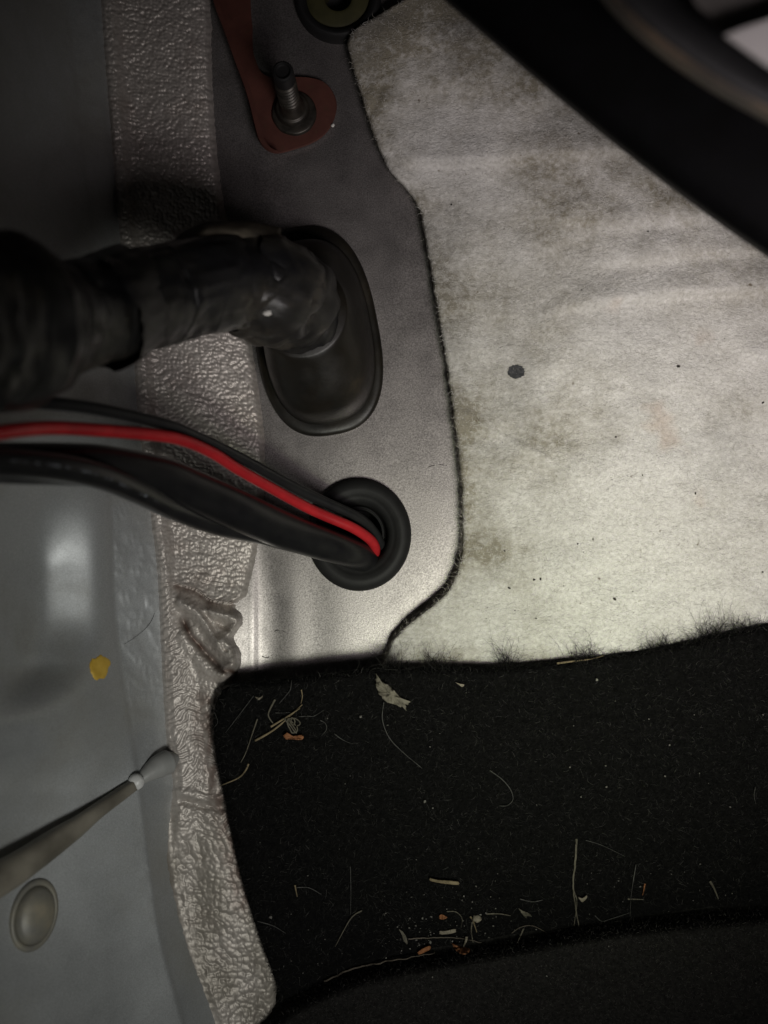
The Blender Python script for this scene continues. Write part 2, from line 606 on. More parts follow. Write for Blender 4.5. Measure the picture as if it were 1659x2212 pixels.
def z_side(px, py):
    xs, xb = x_s(py), x_b(py)
    t = (xs - px) / (xs - xb)
    z = 6.5 + 11.0 * np.clip(t, -1, 1) + .7 * smooth(.96, 1.1, t)
    u = np.clip(xb - px, 0, None)
    # a flatter band pressed into the steep panel; it swings out to the left at the foot
    c = 150 - 1.6e-3 * np.clip(py - 1330, 0, None) ** 2
    c = np.maximum(c, -300)
    b = .19 * smooth(880, 1230, py) * (1 - smooth(1430, 1600, py))
    a = .23 - .125 * smooth(1400, 1720, py)
    lc = lambda q: np.abs(q) + np.log1p(np.exp(-2 * np.abs(q)))
    plate = lambda x: .5 * 30 * (lc((x - c + 68) / 30.) - lc((x - c - 68) / 30.))
    z = z + u * a - b * (plate(xb) - plate(np.minimum(px, xb)))
    z = z + 1.2 * noise(px / 230., py / 420., 11)
    return z


def make_side():
    ts = np.concatenate([np.linspace(-60, 400, 110), np.linspace(405, 1100, 60)])
    ys = np.arange(-330, 2560, 6.0)
    X = x_s(ys)[:, None] + 0 * ts[None] - ts[None]
    Y = ys[:, None] + 0 * X
    Z = z_side(X, Y)
    t = (x_s(Y) - X) / (x_s(Y) - x_b(Y))
    band = smooth(-.1, .1, t) * (1 - smooth(.9, 1.05, t)) * (1 - smooth(1600, 1760, Y))
    low = smooth(1650, 1800, Y) * (1 - smooth(20, 90, x_s(Y) - X)) * (1 - smooth(2000, 2150, Y))
    f1, f2 = worley(X / 7., Y / 9., 5)
    Z = Z + np.maximum(band * .7, low) * .8 * np.clip(.7 - f1, 0, 1) * smooth(-.1, .5, noise(X / 30., Y / 40., 8) + .25)
    tag(mesh_obj('side_panel', W(X, Y, Z).reshape(-1, 3), grid_faces(*X.shape)[:, ::-1], 'side_paint'),
        'silver grey painted side panel rising at the left', None, kind='structure')


make_side()

# ------------------------------------------------------------------ seam sealer strip
x_r = interp([(-330, 440), (0, 455), (200, 460), (400, 477), (470, 490), (600, 516), (700, 536), (850, 560), (940, 570), (1000, 573), (1080, 571), (1150, 563),
              (1200, 553), (1250, 542), (1285, 533), (1302, 513), (1312, 510), (1328, 522), (1345, 523), (1362, 514), (1378, 506), (1392, 512), (1410, 520), (1430, 521), (1450, 515), (1468, 502),
              (1480, 500), (1500, 520), (1560, 520), (1700, 545), (1800, 560), (1900, 575), (2000, 592), (2100, 606), (2212, 602), (2500, 600)])


make_panel()


def sealer_height(X, Y):
    """local relief of the strip in mm"""
    l, r = x_s(Y), x_r(Y)
    dl, dr = X - l, r - X
    wob = noise(X / 60., Y / 60., 2) * 8
    # leather grain: small domes, cut by finer sideways wrinkles
    wx, wy = X + 2.5 * fbm(X / 22., Y / 20., 21, 2), Y + 2.5 * fbm(X / 22., Y / 20., 23, 2)
    k = 1 + .45 * smooth(1600, 1850, Y)
    lo = smooth(1480, 1620, Y)
    f1, f2 = worley(wx / (8.6 * k), wy / (7.4 * k), 4)
    g = .46 * np.clip(1 - 1.5 * f1 * f1, 0, 1) * (1 + .5 * noise(X / 26., Y / 22., 12))
    f1b, f2b = worley(wx / 15. + 3.3, wy / 11.5, 14)
    g += (.18 - .1 * lo) * np.clip(1 - 1.3 * f1b * f1b, 0, 1)
    cr = noise((X + .5 * Y) / 46. + .6 * noise(X / 30., Y / 30., 17), (Y - .2 * X) / 15., 18)
    g -= .32 * (1 - .8 * lo) * np.exp(-(cr / .09) ** 2) * smooth(-.2, .3, noise(X / 70., Y / 60., 19))
    g += .10 * noise(wx / 4.5, wy / 4., 6) + .12 * noise(X / 40., Y / 26., 7) + .5 * noise(X / 120., Y / 150., 9)
    g *= .95 - .2 * smooth(1500, 1700, Y)
    h = g
    # bead along the left border with cross ribs
    rib_amt = .25 + .75 * smooth(1180, 1300, Y) * (1 - smooth(1660, 1780, Y))
    bw = 26 + 22 * smooth(1250, 1500, Y) - 10 * smooth(1700, 1800, Y)
    bead = np.exp(-((dl - bw * .55) / (bw * .62)) ** 2) * (1 - smooth(1760, 1900, Y))
    ph = (Y + .30 * dl + .010 * dl**2 + 15 * noise(X / 50., Y / 34., 41) + 5 * noise(X / 20., Y / 15., 42)) / 14.5
    rib = (np.abs(np.sin(np.pi * ph)) ** .7 - .5)
    h = h * (1 - .5 * bead * rib_amt) + bead * (1.5 + .55 * rib * rib_amt)
    h -= .5 * np.exp(-((dl - bw * 1.5) / 9.) ** 2) * (1 - smooth(1700, 1800, Y)) * (.4 + .6 * rib_amt)
    # wrinkles of the lower stretch
    low = smooth(1470, 1540, Y) * (1 - smooth(1760, 1850, Y)) * smooth(20, 60, dl)
    ph2 = (Y + .15 * dl + 34 * noise(X / 45., Y / 60., 51)) / 19.
    h += low * .40 * (np.abs(np.sin(np.pi * ph2)) - .5)
    deep = dist_line(X, Y, [(395, 1730), (440, 1742), (500, 1745)])
    h -= 1.3 * np.exp(-(deep / 9.) ** 2)
    h += .9 * np.exp(-((dist_line(X, Y, [(390, 1712), (440, 1722), (500, 1722)])) / 12.) ** 2)
    # the folded lump: sheet edge above, two rolls and a tucked groove below
    ledge = [(352, 1262), (392, 1264), (428, 1276), (455, 1297), (490, 1304), (528, 1298)]
    dz = dist_line(X, Y, ledge)
    yl = np.interp(X, [p[0] for p in ledge], [p[1] for p in ledge])
    region = smooth(370, 392, X) * (1 - smooth(1460, 1500, Y))
    above = (Y < yl)
    h += region * np.where(above, 1.9 * np.exp(-dz / 26.), -2.8 * np.exp(-(dz / 10.) ** 2)) * smooth(1180, 1230, Y)
    for pts, wd, a in (([(385, 1300), (420, 1318), (452, 1352), (478, 1398), (500, 1432)], 15., 4.6),
                       ([(455, 1322), (490, 1330), (512, 1340), (500, 1365)], 13., 4.2),
                       ([(480, 1385), (505, 1408), (508, 1434), (485, 1452)], 15., 4.6),
                       ([(400, 1372), (418, 1412), (452, 1446), (490, 1468)], 17., 2.4)):
        h += a * np.exp(-(dist_line(X, Y, pts) / wd) ** 2) * region
    for pts, wd, a in (([(396, 1342), (412, 1374), (446, 1412), (480, 1448), (505, 1452)], 7., 3.0),
                       ([(446, 1328), (470, 1372), (486, 1402)], 7., 2.6),
                       ([(470, 1346), (495, 1358), (520, 1376)], 6., 1.6)):
        h -= a * np.exp(-(dist_line(X, Y, pts) / wd) ** 2) * region
    return h


def make_sealer():
    ys = np.arange(-330, 2500, 2.2)
    nu = 132
    u = np.concatenate([[0.0], np.linspace(0.004, 1, nu - 1)])
    l, r = x_s(ys), x_r(ys)
    r = r + 2.2 * noise(ys / 11., 0 * ys, 71) + 3 * noise(ys / 40., 0 * ys, 72)
    l = l + 1.8 * noise(ys / 12., 0 * ys, 73) - 5 - 12 * smooth(1680, 1850, ys)
    X = l[:, None] + (r - l)[:, None] * u[None]
    Y = ys[:, None] + 0 * X
    dl, dr = X - l[:, None], r[:, None] - X
    xs0 = x_s(Y)
    zl = z_side(np.minimum(X, xs0), Y)
    zr = z_panel(X, Y)
    # lies from the side panel down onto the bulkhead
    low = smooth(1690, 1850, Y)
    za, zb_ = z_side(X, Y), np.maximum(zr, 0) + .8 * smooth(0, 20, dr) + 1.2 * smooth(1250, 1500, Y) * smooth(0, 30, dr)
    base = .5 * (za + zb_ + np.sqrt((za - zb_) ** 2 + 16.))
    base = base - (base - za) * (1 - smooth(0, 24, dl))
    edge = smooth(0, 14, dr) ** .5
    edgel = smooth(0, 9 + 34 * low, dl) ** .5
    Z = base + (1.6 * edge - .6) * (1.25 * edgel - .25 - .15 * low) + sealer_height(X, Y) * edge * edgel
    Z = np.maximum(Z, zr + .2 - .9 * (1 - edge))
    stain = np.zeros_like(X)
    for pts, wd, a in (([(396, 1342), (412, 1374), (446, 1412), (480, 1448), (510, 1452)], 6., .95),
                       ([(380, 1266), (420, 1278), (455, 1300), (505, 1304)], 8., .6),
                       ([(450, 1520), (456, 1600), (470, 1700), (500, 1800), (530, 1950)], 26., .75),
                       ([(430, 1500), (425, 1560), (430, 1620)], 14., .45),
                       ([(470, 440), (478, 470)], 9., .5), ([(385, 505), (392, 512)], 10., .6)):
        stain = np.maximum(stain, a * np.exp(-(dist_line(X, Y, pts) / wd) ** 2) * np.clip(.75 + .8 * noise(X / 16., Y / 22., 81), 0, 1))
    o = mesh_obj('seam_sealer', W(X, Y, Z).reshape(-1, 3), grid_faces(*X.shape), 'sealer_paint', attr={"stain": stain, "dirt": .62 * smooth(1620, 1900, Y) * np.clip(.8 + .7 * noise(X / 60., Y / 80., 83), 0, 1)})
    tag(o, 'wrinkled silver painted seam sealer strip running down between side panel and bulkhead', 'seam sealer')


make_sealer()

# ------------------------------------------------------------------ felt insulation
x_f = interp([(-330, 1110), (-40, 930), (0, 868), (12, 846), (25, 826), (45, 792), (62, 766), (90, 750), (130, 757), (200, 778), (240, 789), (270, 799), (300, 810), (340, 827), (370, 842),
              (400, 869), (430, 893), (460, 907), (520, 919), (600, 933), (650, 941), (750, 958), (850, 973), (900, 979), (1000, 992), (1080, 998), (1150, 999),
              (1200, 995), (1240, 985), (1280, 962), (1310, 930), (1335, 897), (1360, 868), (1385, 848), (1410, 837), (1445, 826), (1500, 815), (1600, 805)])


def z_felt(X, Y):
    dl = X - x_f(Y)
    z = 7.5 + 3.5 * smooth(0, 420, dl) + 1.6 * noise(X / 300., Y / 240., 5) * smooth(0, 200, dl)
    z = z + .8 * noise(X / 90., Y / 70., 6) + .3 * noise(X / 34., Y / 30., 9)
    yl = np.interp(X, [820, 1000, 1130, 1320, 1500], [338, 336, 330, 314, 300])
    z = z + 2.4 * smooth(-90, 4, Y - yl) * (1 - smooth(4, 30, Y - yl)) * smooth(10, 60, dl)
    yl = np.interp(X, [1150, 1300, 1480, 1700], [668, 640, 622, 612])
    z = z + 2.8 * smooth(-80, 4, Y - yl) * (1 - smooth(4, 28, Y - yl)) * smooth(1120, 1330, X)
    yl = np.interp(X, [1250, 1450, 1700], [562, 545, 520])
    z = z + 1.5 * smooth(-60, 2, Y - yl) * (1 - smooth(2, 30, Y - yl)) * smooth(1230, 1360, X)
    yl = np.interp(X, [1150, 1350, 1700], [458, 470, 440])
    z = z + 1.2 * smooth(-60, 2, Y - yl) * (1 - smooth(2, 34, Y - yl)) * smooth(1100, 1230, X)
    z = z + .55 * np.exp(-(dist_line(X, Y, [(1008, 893), (1050, 925), (1090, 945), (1180, 988)]) / 7.) ** 2)
    z = z + .8 * np.exp(-(dist_line(X, Y, [(1620, 760), (1760, 745)]) / 24.) ** 2)
    z = z - .8 * np.exp(-(dist_line(X, Y, [(790, 262), (818, 214), (822, 190)]) / 7.) ** 2)
    return z


def make_felt():
    ys = np.arange(-330, 1600, 5.0)
    xl = x_f(ys) + 2.4 * noise(ys / 9., 0 * ys, 61) + 2.6 * noise(ys / 28., 0 * ys, 62)
    edge = np.array([10, 5, 2, 0, 0, 1, 3.5, 8, 14])
    ez = np.array([-1, -1, -1, -.9, -.55, -.28, -.1, -.02, 0])     # fraction of the thickness
    inner = np.concatenate([np.arange(20, 860, 6.0), np.arange(880, 1400, 40)])
    off = np.concatenate([edge, inner])
    zf = np.concatenate([ez, np.zeros(len(inner))])
    X = xl[:, None] + off[None]
    Y = ys[:, None] + 0 * X
    Zt = z_felt(X, Y)
    Z = Zt + zf[None] * (Zt - np.maximum(z_panel(X, Y) + .15, 0) - .3) * .92
    st = .55 * smooth(900, 250, Y) + .75 * np.exp(-((X - 1200) / 260.) ** 2 - ((Y - 870) / 170.) ** 2) \
        + .55 * np.exp(-((X - 1560) / 130.) ** 2 - ((Y - 960) / 90.) ** 2) + .5 * np.exp(-((X - 1090) / 120.) ** 2 - ((Y - 1200) / 60.) ** 2) \
        + .6 * smooth(110, 0, X - x_f(Y)) * smooth(1350, 1000, Y) + .5 * smooth(330, 60, Y) + .35 * np.exp(-((X - 880) / 90.) ** 2 - ((Y - 1330) / 40.) ** 2) \
        + .3 * smooth(1380, 1430, Y)
    root = empty('felt_insulation', W(1300, 800, 0), 'stained off-white felt insulation sheet with a wavy left edge', 'insulation')
    mesh_obj('felt_sheet', W(X, Y, Z).reshape(-1, 3), grid_faces(*X.shape), 'felt', root, attr={"stain": st})
    # surface fibres
    r = np.random.default_rng(3)
    n = 60000
    y = r.uniform(-10, 1470, n)
    x = x_f(y) + 3 + r.uniform(0, 1, n) * (1690 - x_f(y))
    z = z_felt(x, y)
    nz = np.tile([0, 0, 1.0], (n, 1))
    f = fibres('felt_fuzz', W(x, y, z - .05), nz, r.uniform(.6, 2.0, n), .055, 'felt_fibre', root, lift=.30, curl=1.1, seed=4)
    f["kind"] = "stuff"
    # loose fibres standing out of the cut edge
    n = 5200
    y = r.uniform(60, 1440, n)
    x = x_f(y) + r.uniform(-2, 3, n)
    z = z_felt(x, y) * r.uniform(.1, 1.0, n)
    dens = .15 + .85 * smooth(800, 1150, y)
    keep = r.uniform(0, 1, n) < dens
    x, y, z = x[keep], y[keep], z[keep]
    n = len(x)
    gx = np.gradient(x_f(np.arange(-10, 1700, 1.0)))
    sl = np.interp(y, np.arange(-10, 1700, 1.0), gx)
    out = np.stack([-np.ones(n), -sl, np.zeros(n)], 1)
    out /= np.linalg.norm(out, axis=1)[:, None]
    f = fibres('edge_fuzz', W(x, y, z), out, r.uniform(.5, 1, n) ** 3 * (2.4 + 1.2 * smooth(900, 1250, y)), .07, 'felt_edge_fibre', root, seg=5, lift=1.0, curl=.7, seed=9)
    f["kind"] = "stuff"
    # ink dot
    th = np.linspace(0, 2 * np.pi, 72, endpoint=False)
    rr = 1 + .05 * noise(np.cos(th) * 6, np.sin(th) * 6, 3) + .05 * r.normal(size=72)
    rings = []
    for k in (1.0, .8, .6, .4, .2):
        rr_k = 1 + (rr - 1) * (k == 1.0)
        xx, yy = 1115 + 18.5 * k * rr_k * np.cos(th), 803 + 15 * k * rr_k * np.sin(th)
        rings.append(W(xx, yy, z_felt(xx, yy) + .16))
    V, F = rings_mesh(np.array(rings))
    o = tube_obj('ink_dot', (V, F), 'ink', root)
    o["label"] = 'dark grey round ink dot on the felt'
    return root


felt = make_felt()

# ------------------------------------------------------------------ carpets
y_t = interp([(400, 1500), (480, 1490), (500, 1479), (530, 1474), (600, 1469), (700, 1456), (830, 1443), (900, 1441), (1050, 1441), (1200, 1429), (1300, 1418),
              (1400, 1402), (1500, 1384), (1600, 1361), (1660, 1349), (2200, 1240)])
x_c = interp([(1400, 478), (1488, 480), (1520, 467), (1560, 461), (1640, 468), (1700, 481), (1800, 501), (1900, 523), (2000, 553), (2080, 580), (2140, 600), (2212, 575), (2500, 560)])
y_c = interp([(400, 2260), (560, 2212), (600, 2180), (640, 2152), (700, 2122), (800, 2085), (900, 2064), (1000, 2047), (1100, 2029), (1300, 1992), (1500, 1969), (1660, 1956), (2200, 1900)])


def z_carpet(X, Y):
    f = (Y - y_t(X)) / (y_c(X) - y_t(X))
    z = 15 - 5.0 * np.clip(f, 0, 1) ** 1.3 - 7 * smooth(.86, 1.0, f)
    d = np.minimum(X - x_c(Y), (Y - y_t(X)) * 1.2)
    z = z - 2.6 * (1 - np.clip(d / 22., 0, 1)) ** 2
    return z + 1.0 * noise(X / 230., Y / 160., 4) * smooth(0, 80, d) + .25 * noise(X / 40., Y / 40., 5)


def z_mat(X, Y):
    d = Y - y_c(X)
    return 3 + 11 * smooth(-6, 46, d) ** .8 + 11 * smooth(20, 420, d) + .9 * noise(X / 200., Y / 120., 14) * smooth(0, 80, d) + .25 * noise(X / 40., Y / 40., 15)


def carpet_grid(nu=190, nv=150):
    u = np.concatenate([np.linspace(0, .02, 8), np.linspace(.026, 1, nu - 8)])[None, :]
    v = np.concatenate([np.linspace(0, .03, 8), np.linspace(.04, 1, nv - 8)])[:, None]
    X0 = 470 + (2100 - 470) * u + 0 * v
    Y = y_t(X0) + v * (y_c(X0) - y_t(X0))
    for _ in range(3):
        X = x_c(Y) + u * (2100 - x_c(Y))
        Y = y_t(X) + v * (y_c(X) - y_t(X))
    return X, Y


def make_carpet():
    root = empty('carpet', W(1100, 1700, 0), 'fuzzy black carpet with a ragged upper edge overlapping the felt', 'carpet')
    X, Y = carpet_grid()
    X = X + 0
    Z = z_carpet(X, Y)
    # skirt down to the metal at the free edges
    V = W(X, Y, Z)
    n, m = X.shape
    top = W(X[:1], Y[:1] + 3, 1.0 + 0 * Z[:1])
    V2 = np.vstack([top, V])
    lx = np.concatenate([X[:1, :1], X[:, :1]])
    ly = np.concatenate([Y[:1, :1], Y[:, :1]])
    left = W(lx + 4, ly, 2.0 + 0 * lx)
    V2 = np.concatenate([left, V2], 1)
    mesh_obj('carpet_backing', V2.reshape(-1, 3), grid_faces(n + 1, m + 1), 'carpet_base', root)
    r = np.random.default_rng(12)
    n = 110000
    x, y = r.uniform(455, 1700, n), r.uniform(1340, 2212, n)
    ok = (y > y_t(x) + 1) & (y < y_c(x)) & (x > x_c(y) + 1)
    x, y = x[ok], y[ok]
    nz = np.tile([0, 0.15, 1.0], (len(x), 1))
    f = fibres('pile', W(x, y, z_carpet(x, y) - .2), nz, r.uniform(.9, 2.6, len(x)), .10, 'carpet_fibre', root, lift=.8, curl=.8, seed=6)
    f["kind"] = "stuff"
    # ragged fuzz over the borders
    bx, by, bl, bo = [], [], [], []
    for cx, wd, k, L in ((850, 26, 420, 5.0), (945, 24, 320, 4.6), (1000, 40, 120, 3.0), (1100, 22, 320, 5.5), (1180, 40, 120, 3), (1262, 30, 360, 5.2), (1340, 30, 140, 3.2), (1420, 30, 420, 5.0),
                         (1478, 30, 260, 4.0), (1535, 32, 620, 5.6), (1610, 40, 380, 4.5), (630, 40, 180, 3.0), (700, 45, 200, 2.6), (770, 45, 220, 3.0), (560, 40, 220, 2.2)):
        k = int(k * .42)
        L = L * (2.7 if L > 4 else 1.5)
        xx = cx + wd * .6 * r.normal(size=k)
        bx.append(xx); by.append(y_t(xx) + r.uniform(-2, 10, k)); bl.append(L * r.uniform(.3, 1, k)); bo.append(np.tile([0, 1.0, .45], (k, 1)))
    k = 3600
    xx = r.uniform(485, 1690, k)
    bx.append(xx); by.append(y_t(xx) + r.uniform(-1, 8, k)); bl.append(r.uniform(.3, 1.2, k)); bo.append(np.tile([0, 1.0, .5], (k, 1)))
    k = 3600
    yy = r.uniform(1488, 2190, k)
    bx.append(x_c(yy) + r.uniform(-1, 8, k)); by.append(yy); bl.append(r.uniform(.4, 1.6, k)); bo.append(np.tile([-1.0, 0, .5], (k, 1)))
    bx, by, bl, bo = map(np.concatenate, (bx, by, bl, bo))
    bo = bo / np.linalg.norm(bo, axis=1)[:, None]
    f = fibres('border_fuzz', W(bx, by, z_carpet(bx, by) - .3), bo, bl, .10, 'fuzz_fibre', root, seg=8, lift=1.2, curl=.42, seed=8)
    f["kind"] = "stuff"
    # floor mat below the fold
    root2 = empty('floor_mat', W(1200, 2200, 0), 'dark charcoal floor mat below the fold at the bottom', 'floor mat')
    xs = np.arange(470, 2100, 9.0)
    d = np.concatenate([np.linspace(-10, 60, 24), np.linspace(66, 560, 60)])
    Xg = xs[None] + 0 * d[:, None]
    Yg = y_c(Xg) + d[:, None]
    mesh_obj('mat_base', W(Xg, Yg, z_mat(Xg, Yg)).reshape(-1, 3), grid_faces(*Xg.shape), 'mat_base', root2)
    n = 60000
    x, y = r.uniform(560, 1700, n), r.uniform(1940, 2260, n)
    ok = (y > y_c(x) + 2)
    x, y = x[ok], y[ok]
    nz = np.tile([0, 0, 1.0], (len(x), 1))
    f = fibres('mat_pile', W(x, y, z_mat(x, y) - .2), nz, r.uniform(.7, 1.7, len(x)), .11, 'mat_fibre', root2, lift=.9, curl=1.2, seed=16)
    f["kind"] = "stuff"


make_carpet()


# ------------------------------------------------------------------ lathe-like parts on the sheet metal
def lathe_px(name, c, profile, mat, parent=None, aspect=1.0, m=72, wob=0.0, z0=0.0, cap_end=False):
    """profile: (radius in picture units, z mm)"""
    th = np.linspace(0, 2 * np.pi, m, endpoint=False)
    base = W(c[0], c[1], z0)
    rings = []
    for r, z in profile:
        rr = r * S * MM * (1 + wob * noise(np.cos(th) * 2 + 7, np.sin(th) * 2 + r * .02, 5))
        rings.append(np.stack([base[0] + rr * np.cos(th), base[1] + rr * aspect * np.sin(th), 0 * th + base[2] + z * MM], -1))
    return tube_obj(name, rings_mesh(np.array(rings), cap_end=cap_end), mat, parent)


def round_profile(pts, n=6):
    return [tuple(p) for p in spline(pts, len(pts) * n)]


# grommet with the wires
zg = float(z_panel(np.array(GROMMET[0]), np.array(GROMMET[1])))
g = empty('cable_grommet', W(*GROMMET, zg), 'round black rubber grommet the red and black wires run into', 'grommet')
lathe_px('flange', GROMMET, round_profile([(111, -.6), (112.5, .8), (110, 2.4), (102, 3.7), (92, 4.2), (83, 3.9), (76, 3.3), (70, 2.9), (65, 2.2), (61, .8), (58, -2), (57, -4)]),
         'rubber_black', g, 122 / 113., z0=zg)
lathe_px('sleeve', (GROMMET[0] - 2, GROMMET[1]), round_profile([(58, -.2), (56, -1.2), (52, -1.0), (50, -3), (49, -14), (47, -18)]), 'rubber_black', g, 1.06, z0=zg)
lathe_px('bore', (GROMMET[0] - 2, GROMMET[1]), [(52, -16), (40, -17), (10, -17)], 'hole_black', g, 1.06, z0=zg, cap_end=True)

# plug at the top edge
zp = float(z_panel(np.array(PLUG[0]), np.array(PLUG[1])))
g = empty('round_plug', W(*PLUG, zp), 'round black plug with olive centre at the top edge', 'plug')
lathe_px('ring', PLUG, round_profile([(92, -.6), (93, 1.5), (91, 3.6), (85, 4.8), (77, 4.6), (70, 3.6), (67, 2.0)]), 'rubber_black', g, z0=zp)
lathe_px('centre_disc', PLUG, round_profile([(69, 2.2), (60, 2.6), (45, 2.9), (33, 3.0), (29, 2.6), (27, 1), (27, -4)]), 'olive_plastic', g, z0=zp)
lathe_px('centre_hole', PLUG, [(30, -3.5), (20, -4), (5, -4)], 'hole_black', g, z0=zp, cap_end=True)

# rubber boot
th = np.linspace(0, 2 * np.pi, 96, endpoint=False)
BC = (684., 716.)


def boot_ring(scale, z, dx=0.0, dy=0.0, morph=0.0, rc=100.0, hl=226., hw=133.):
    n = 2.6
    ca, sa = np.cos(th), np.sin(th)
    ex = np.sign(ca) * np.abs(ca) ** (2 / n) * hw * scale
    ey = np.sign(sa) * np.abs(sa) ** (2 / n) * hl * scale
    # narrower at the top, as the photo shows
    ex = ex * (1 + .05 * ey / hl)
    cx, cy = rc * ca, rc * sa
    x, y = ex * (1 - morph) + cx * morph, ey * (1 - morph) + cy * morph
    a = math.radians(-9)
    xr, yr = x * math.cos(a) - y * math.sin(a), x * math.sin(a) + y * math.cos(a)
    return W(BC[0] + xr + dx, BC[1] + yr + dy, z)


zb = 1.0
prof = [(1.0, -1.5), (1.005, .5), (1.0, 1.4), (.985, 2.0), (.96, 2.3)]
rings = [boot_ring(s, zb + z) for s, z in prof]
bt = empty('rubber_boot', W(*BC, 0), 'oval dusty black rubber boot where the thick loom enters', 'rubber boot')
rings += [boot_ring(.93, zb + 2.45), boot_ring(.90, zb + 2.5), boot_ring(.88, zb + 2.4)]
tube_obj('flange', rings_mesh(np.array(rings), cap_end=True), 'rubber_dusty', bt)
body = [boot_ring(.895, zb + 1.8), boot_ring(.888, zb + 3.4)]
for k in range(0, 19):
    t = k / 18.
    body.append(boot_ring(.88 - .34 * t ** 1.7, zb + 4.2 + 25 * (1 - (1 - t) ** 1.5), -40 * t ** 1.3, -50 * t ** 1.3, morph=smooth(.3, 1.0, t), rc=110 - 6 * t))
tube_obj('cone', rings_mesh(np.array(body), cap_end=True), 'rubber_dusty', bt)

# ------------------------------------------------------------------ taped loom
path = [(648, 680, 20), (632, 656, 31), (592, 629, 42), (520, 610, 50), (430, 618, 60), (330, 642, 70), (210, 672, 84), (90, 690, 98), (-60, 700, 114), (-260, 700, 130)]
p = spline(path, 420)
P = W(p[:, 0], p[:, 1], p[:, 2])
sl = np.concatenate([[0], np.cumsum(np.linalg.norm(np.diff(P, axis=0), axis=1))]) / MM
L = sl[-1]
Rr = np.interp(p[:, 0][::-1], [-260, -40, 20, 60, 100, 150, 300, 420, 520, 580, 620, 668], [16.5, 17, 18, 16.5, 13.2, 12.0, 11.8, 12.0, 12.6, 13.2, 13.4, 12.6])[::-1] * MM


def loom_disp(s, t):
    wrap = ((s + 5.0 * t / (2 * np.pi) + 1.2 * noise(s / 9., t, 3)) / 10.5) % 1.0
    d = .22 * (wrap - .5) * smooth(40, 60, s)
    d = d + .8 * noise(s / 17., t * 1.6, 5) + .30 * noise(s / 4.5, t * 3, 6) - .5 * np.exp(-(noise(s / 26., t * 1.8, 16) / .07) ** 2)
    bend = np.exp(-((s - 16) / 16.) ** 2)
    fold = np.abs(np.sin((s * .42 + 1.6 * np.sin(t + .6) + 1.3 * noise(s / 8., t * 1.5, 8))))
    d = d + bend * (2.3 * (fold ** .5) - 1.5) + 1.2 * bend * noise(s / 6., t * 2.3, 12)
    rag = smooth(112, 124, s)
    d = d + rag * (1.6 * noise(s / 5., t * 2.2, 9) + 1.3 * (np.abs(np.sin(s * .55 + 1.2 * noise(s / 6., t * 2, 10))) - .5))
    return d


lm = empty('taped_loom', W(632, 646, 20), 'thick wiring loom wrapped in dirty black tape bending out of the boot', 'wiring loom')
tube_obj('taped_cable', tube_mesh(P, Rr, 72, disp=loom_disp), 'tape_black', lm)


def tape_ring(name, s0, width, dr, tilt, seed):
    """one overlapping turn of tape round the loom"""
    i0 = int(np.argmin(np.abs(sl - s0)))
    i1 = max(i0 + 4, int(np.argmin(np.abs(sl - s0 - width))))
    seg = np.linspace(i0, i1, 9).astype(int)
    Ps, Rs = P[seg], Rr[seg]
    V, F = tube_mesh(Ps, Rs + dr * MM * np.sin(np.linspace(.25, np.pi - .25, 9)) ** .4, 72, caps=False,
                     disp=lambda s, t: loom_disp(s + sl[i0], t) * .8 + .35 * noise(s / 4., t * 2, seed) + .25)
    tv = (Ps[-1] - Ps[0]) / np.linalg.norm(Ps[-1] - Ps[0])
    tt = np.tile(np.linspace(0, 2 * np.pi, 72, endpoint=False), 9)
    ss = np.repeat(np.linspace(-1, 1, 9), 72)
    sh = 3.2 * noise(np.cos(tt) * 1.4 + seed, np.sin(tt) * 1.4 + ss * .5, seed) + ss * 2.2 * noise(np.cos(tt) * 3 + 5, np.sin(tt) * 3, seed + 1)
    V = V + tv[None] * sh[:, None] * MM
    # tilt the turn
    c = Ps.mean(0)
    ax = Vector(tuple(np.array([.2, .5, .8])))
    M = np.array(Matrix.Rotation(math.radians(tilt), 3, ax))
    tube_obj(name, ((V - c) @ M.T + c, F), 'tape_black', lm)


tape_ring('tape_turn', 22, 13, .9, -15, 93)
tape_ring('tape_turn', 66, 17, .5, 16, 96)
tape_ring('tape_turn', 118, 14, 2.0, -10, 94)

# lifted tape flap on the top of the bend
u = np.linspace(0, 1, 26)[:, None]
v = np.linspace(0, 1, 14)[None, :]
fx = 372 + 235 * u + 0 * v
ridge = np.interp(u, [0, .12, .3, .45, .75, 1], [522, 497, 479, 476, 478, 492]) + 0 * v
fy = ridge + v * (62 + 26 * u) - 10 * np.sin(np.pi * v) * u
fz = np.interp(u, [0, .3, 1], [58, 57, 44]) + 6.5 * np.sin(np.pi * np.clip(v * .9 + .1, 0, 1)) + 5 * smooth(0, .3, v) * (1 - u) * 0 + 2 * v + .6 * noise(u * 7, v * 4, 3)
top = W(fx, fy, fz)
V = np.concatenate([top.reshape(-1, 3), W(fx, fy, fz - .7).reshape(-1, 3)])
Fg = grid_faces(26, 14)
n = 26 * 14
bd = [i * 14 for i in range(26)] + [25 * 14 + j for j in range(1, 14)] + [i * 14 + 13 for i in range(24, -1, -1)] + [j for j in range(12, 0, -1)]
sideF = [(bd[i], bd[(i + 1) % len(bd)], bd[(i + 1) % len(bd)] + n, bd[i] + n) for i in range(len(bd))]
mesh_obj('tape_flap', V, np.vstack([Fg, Fg[:, ::-1] + n, np.array(sideF)]), 'tape_dusty', lm)

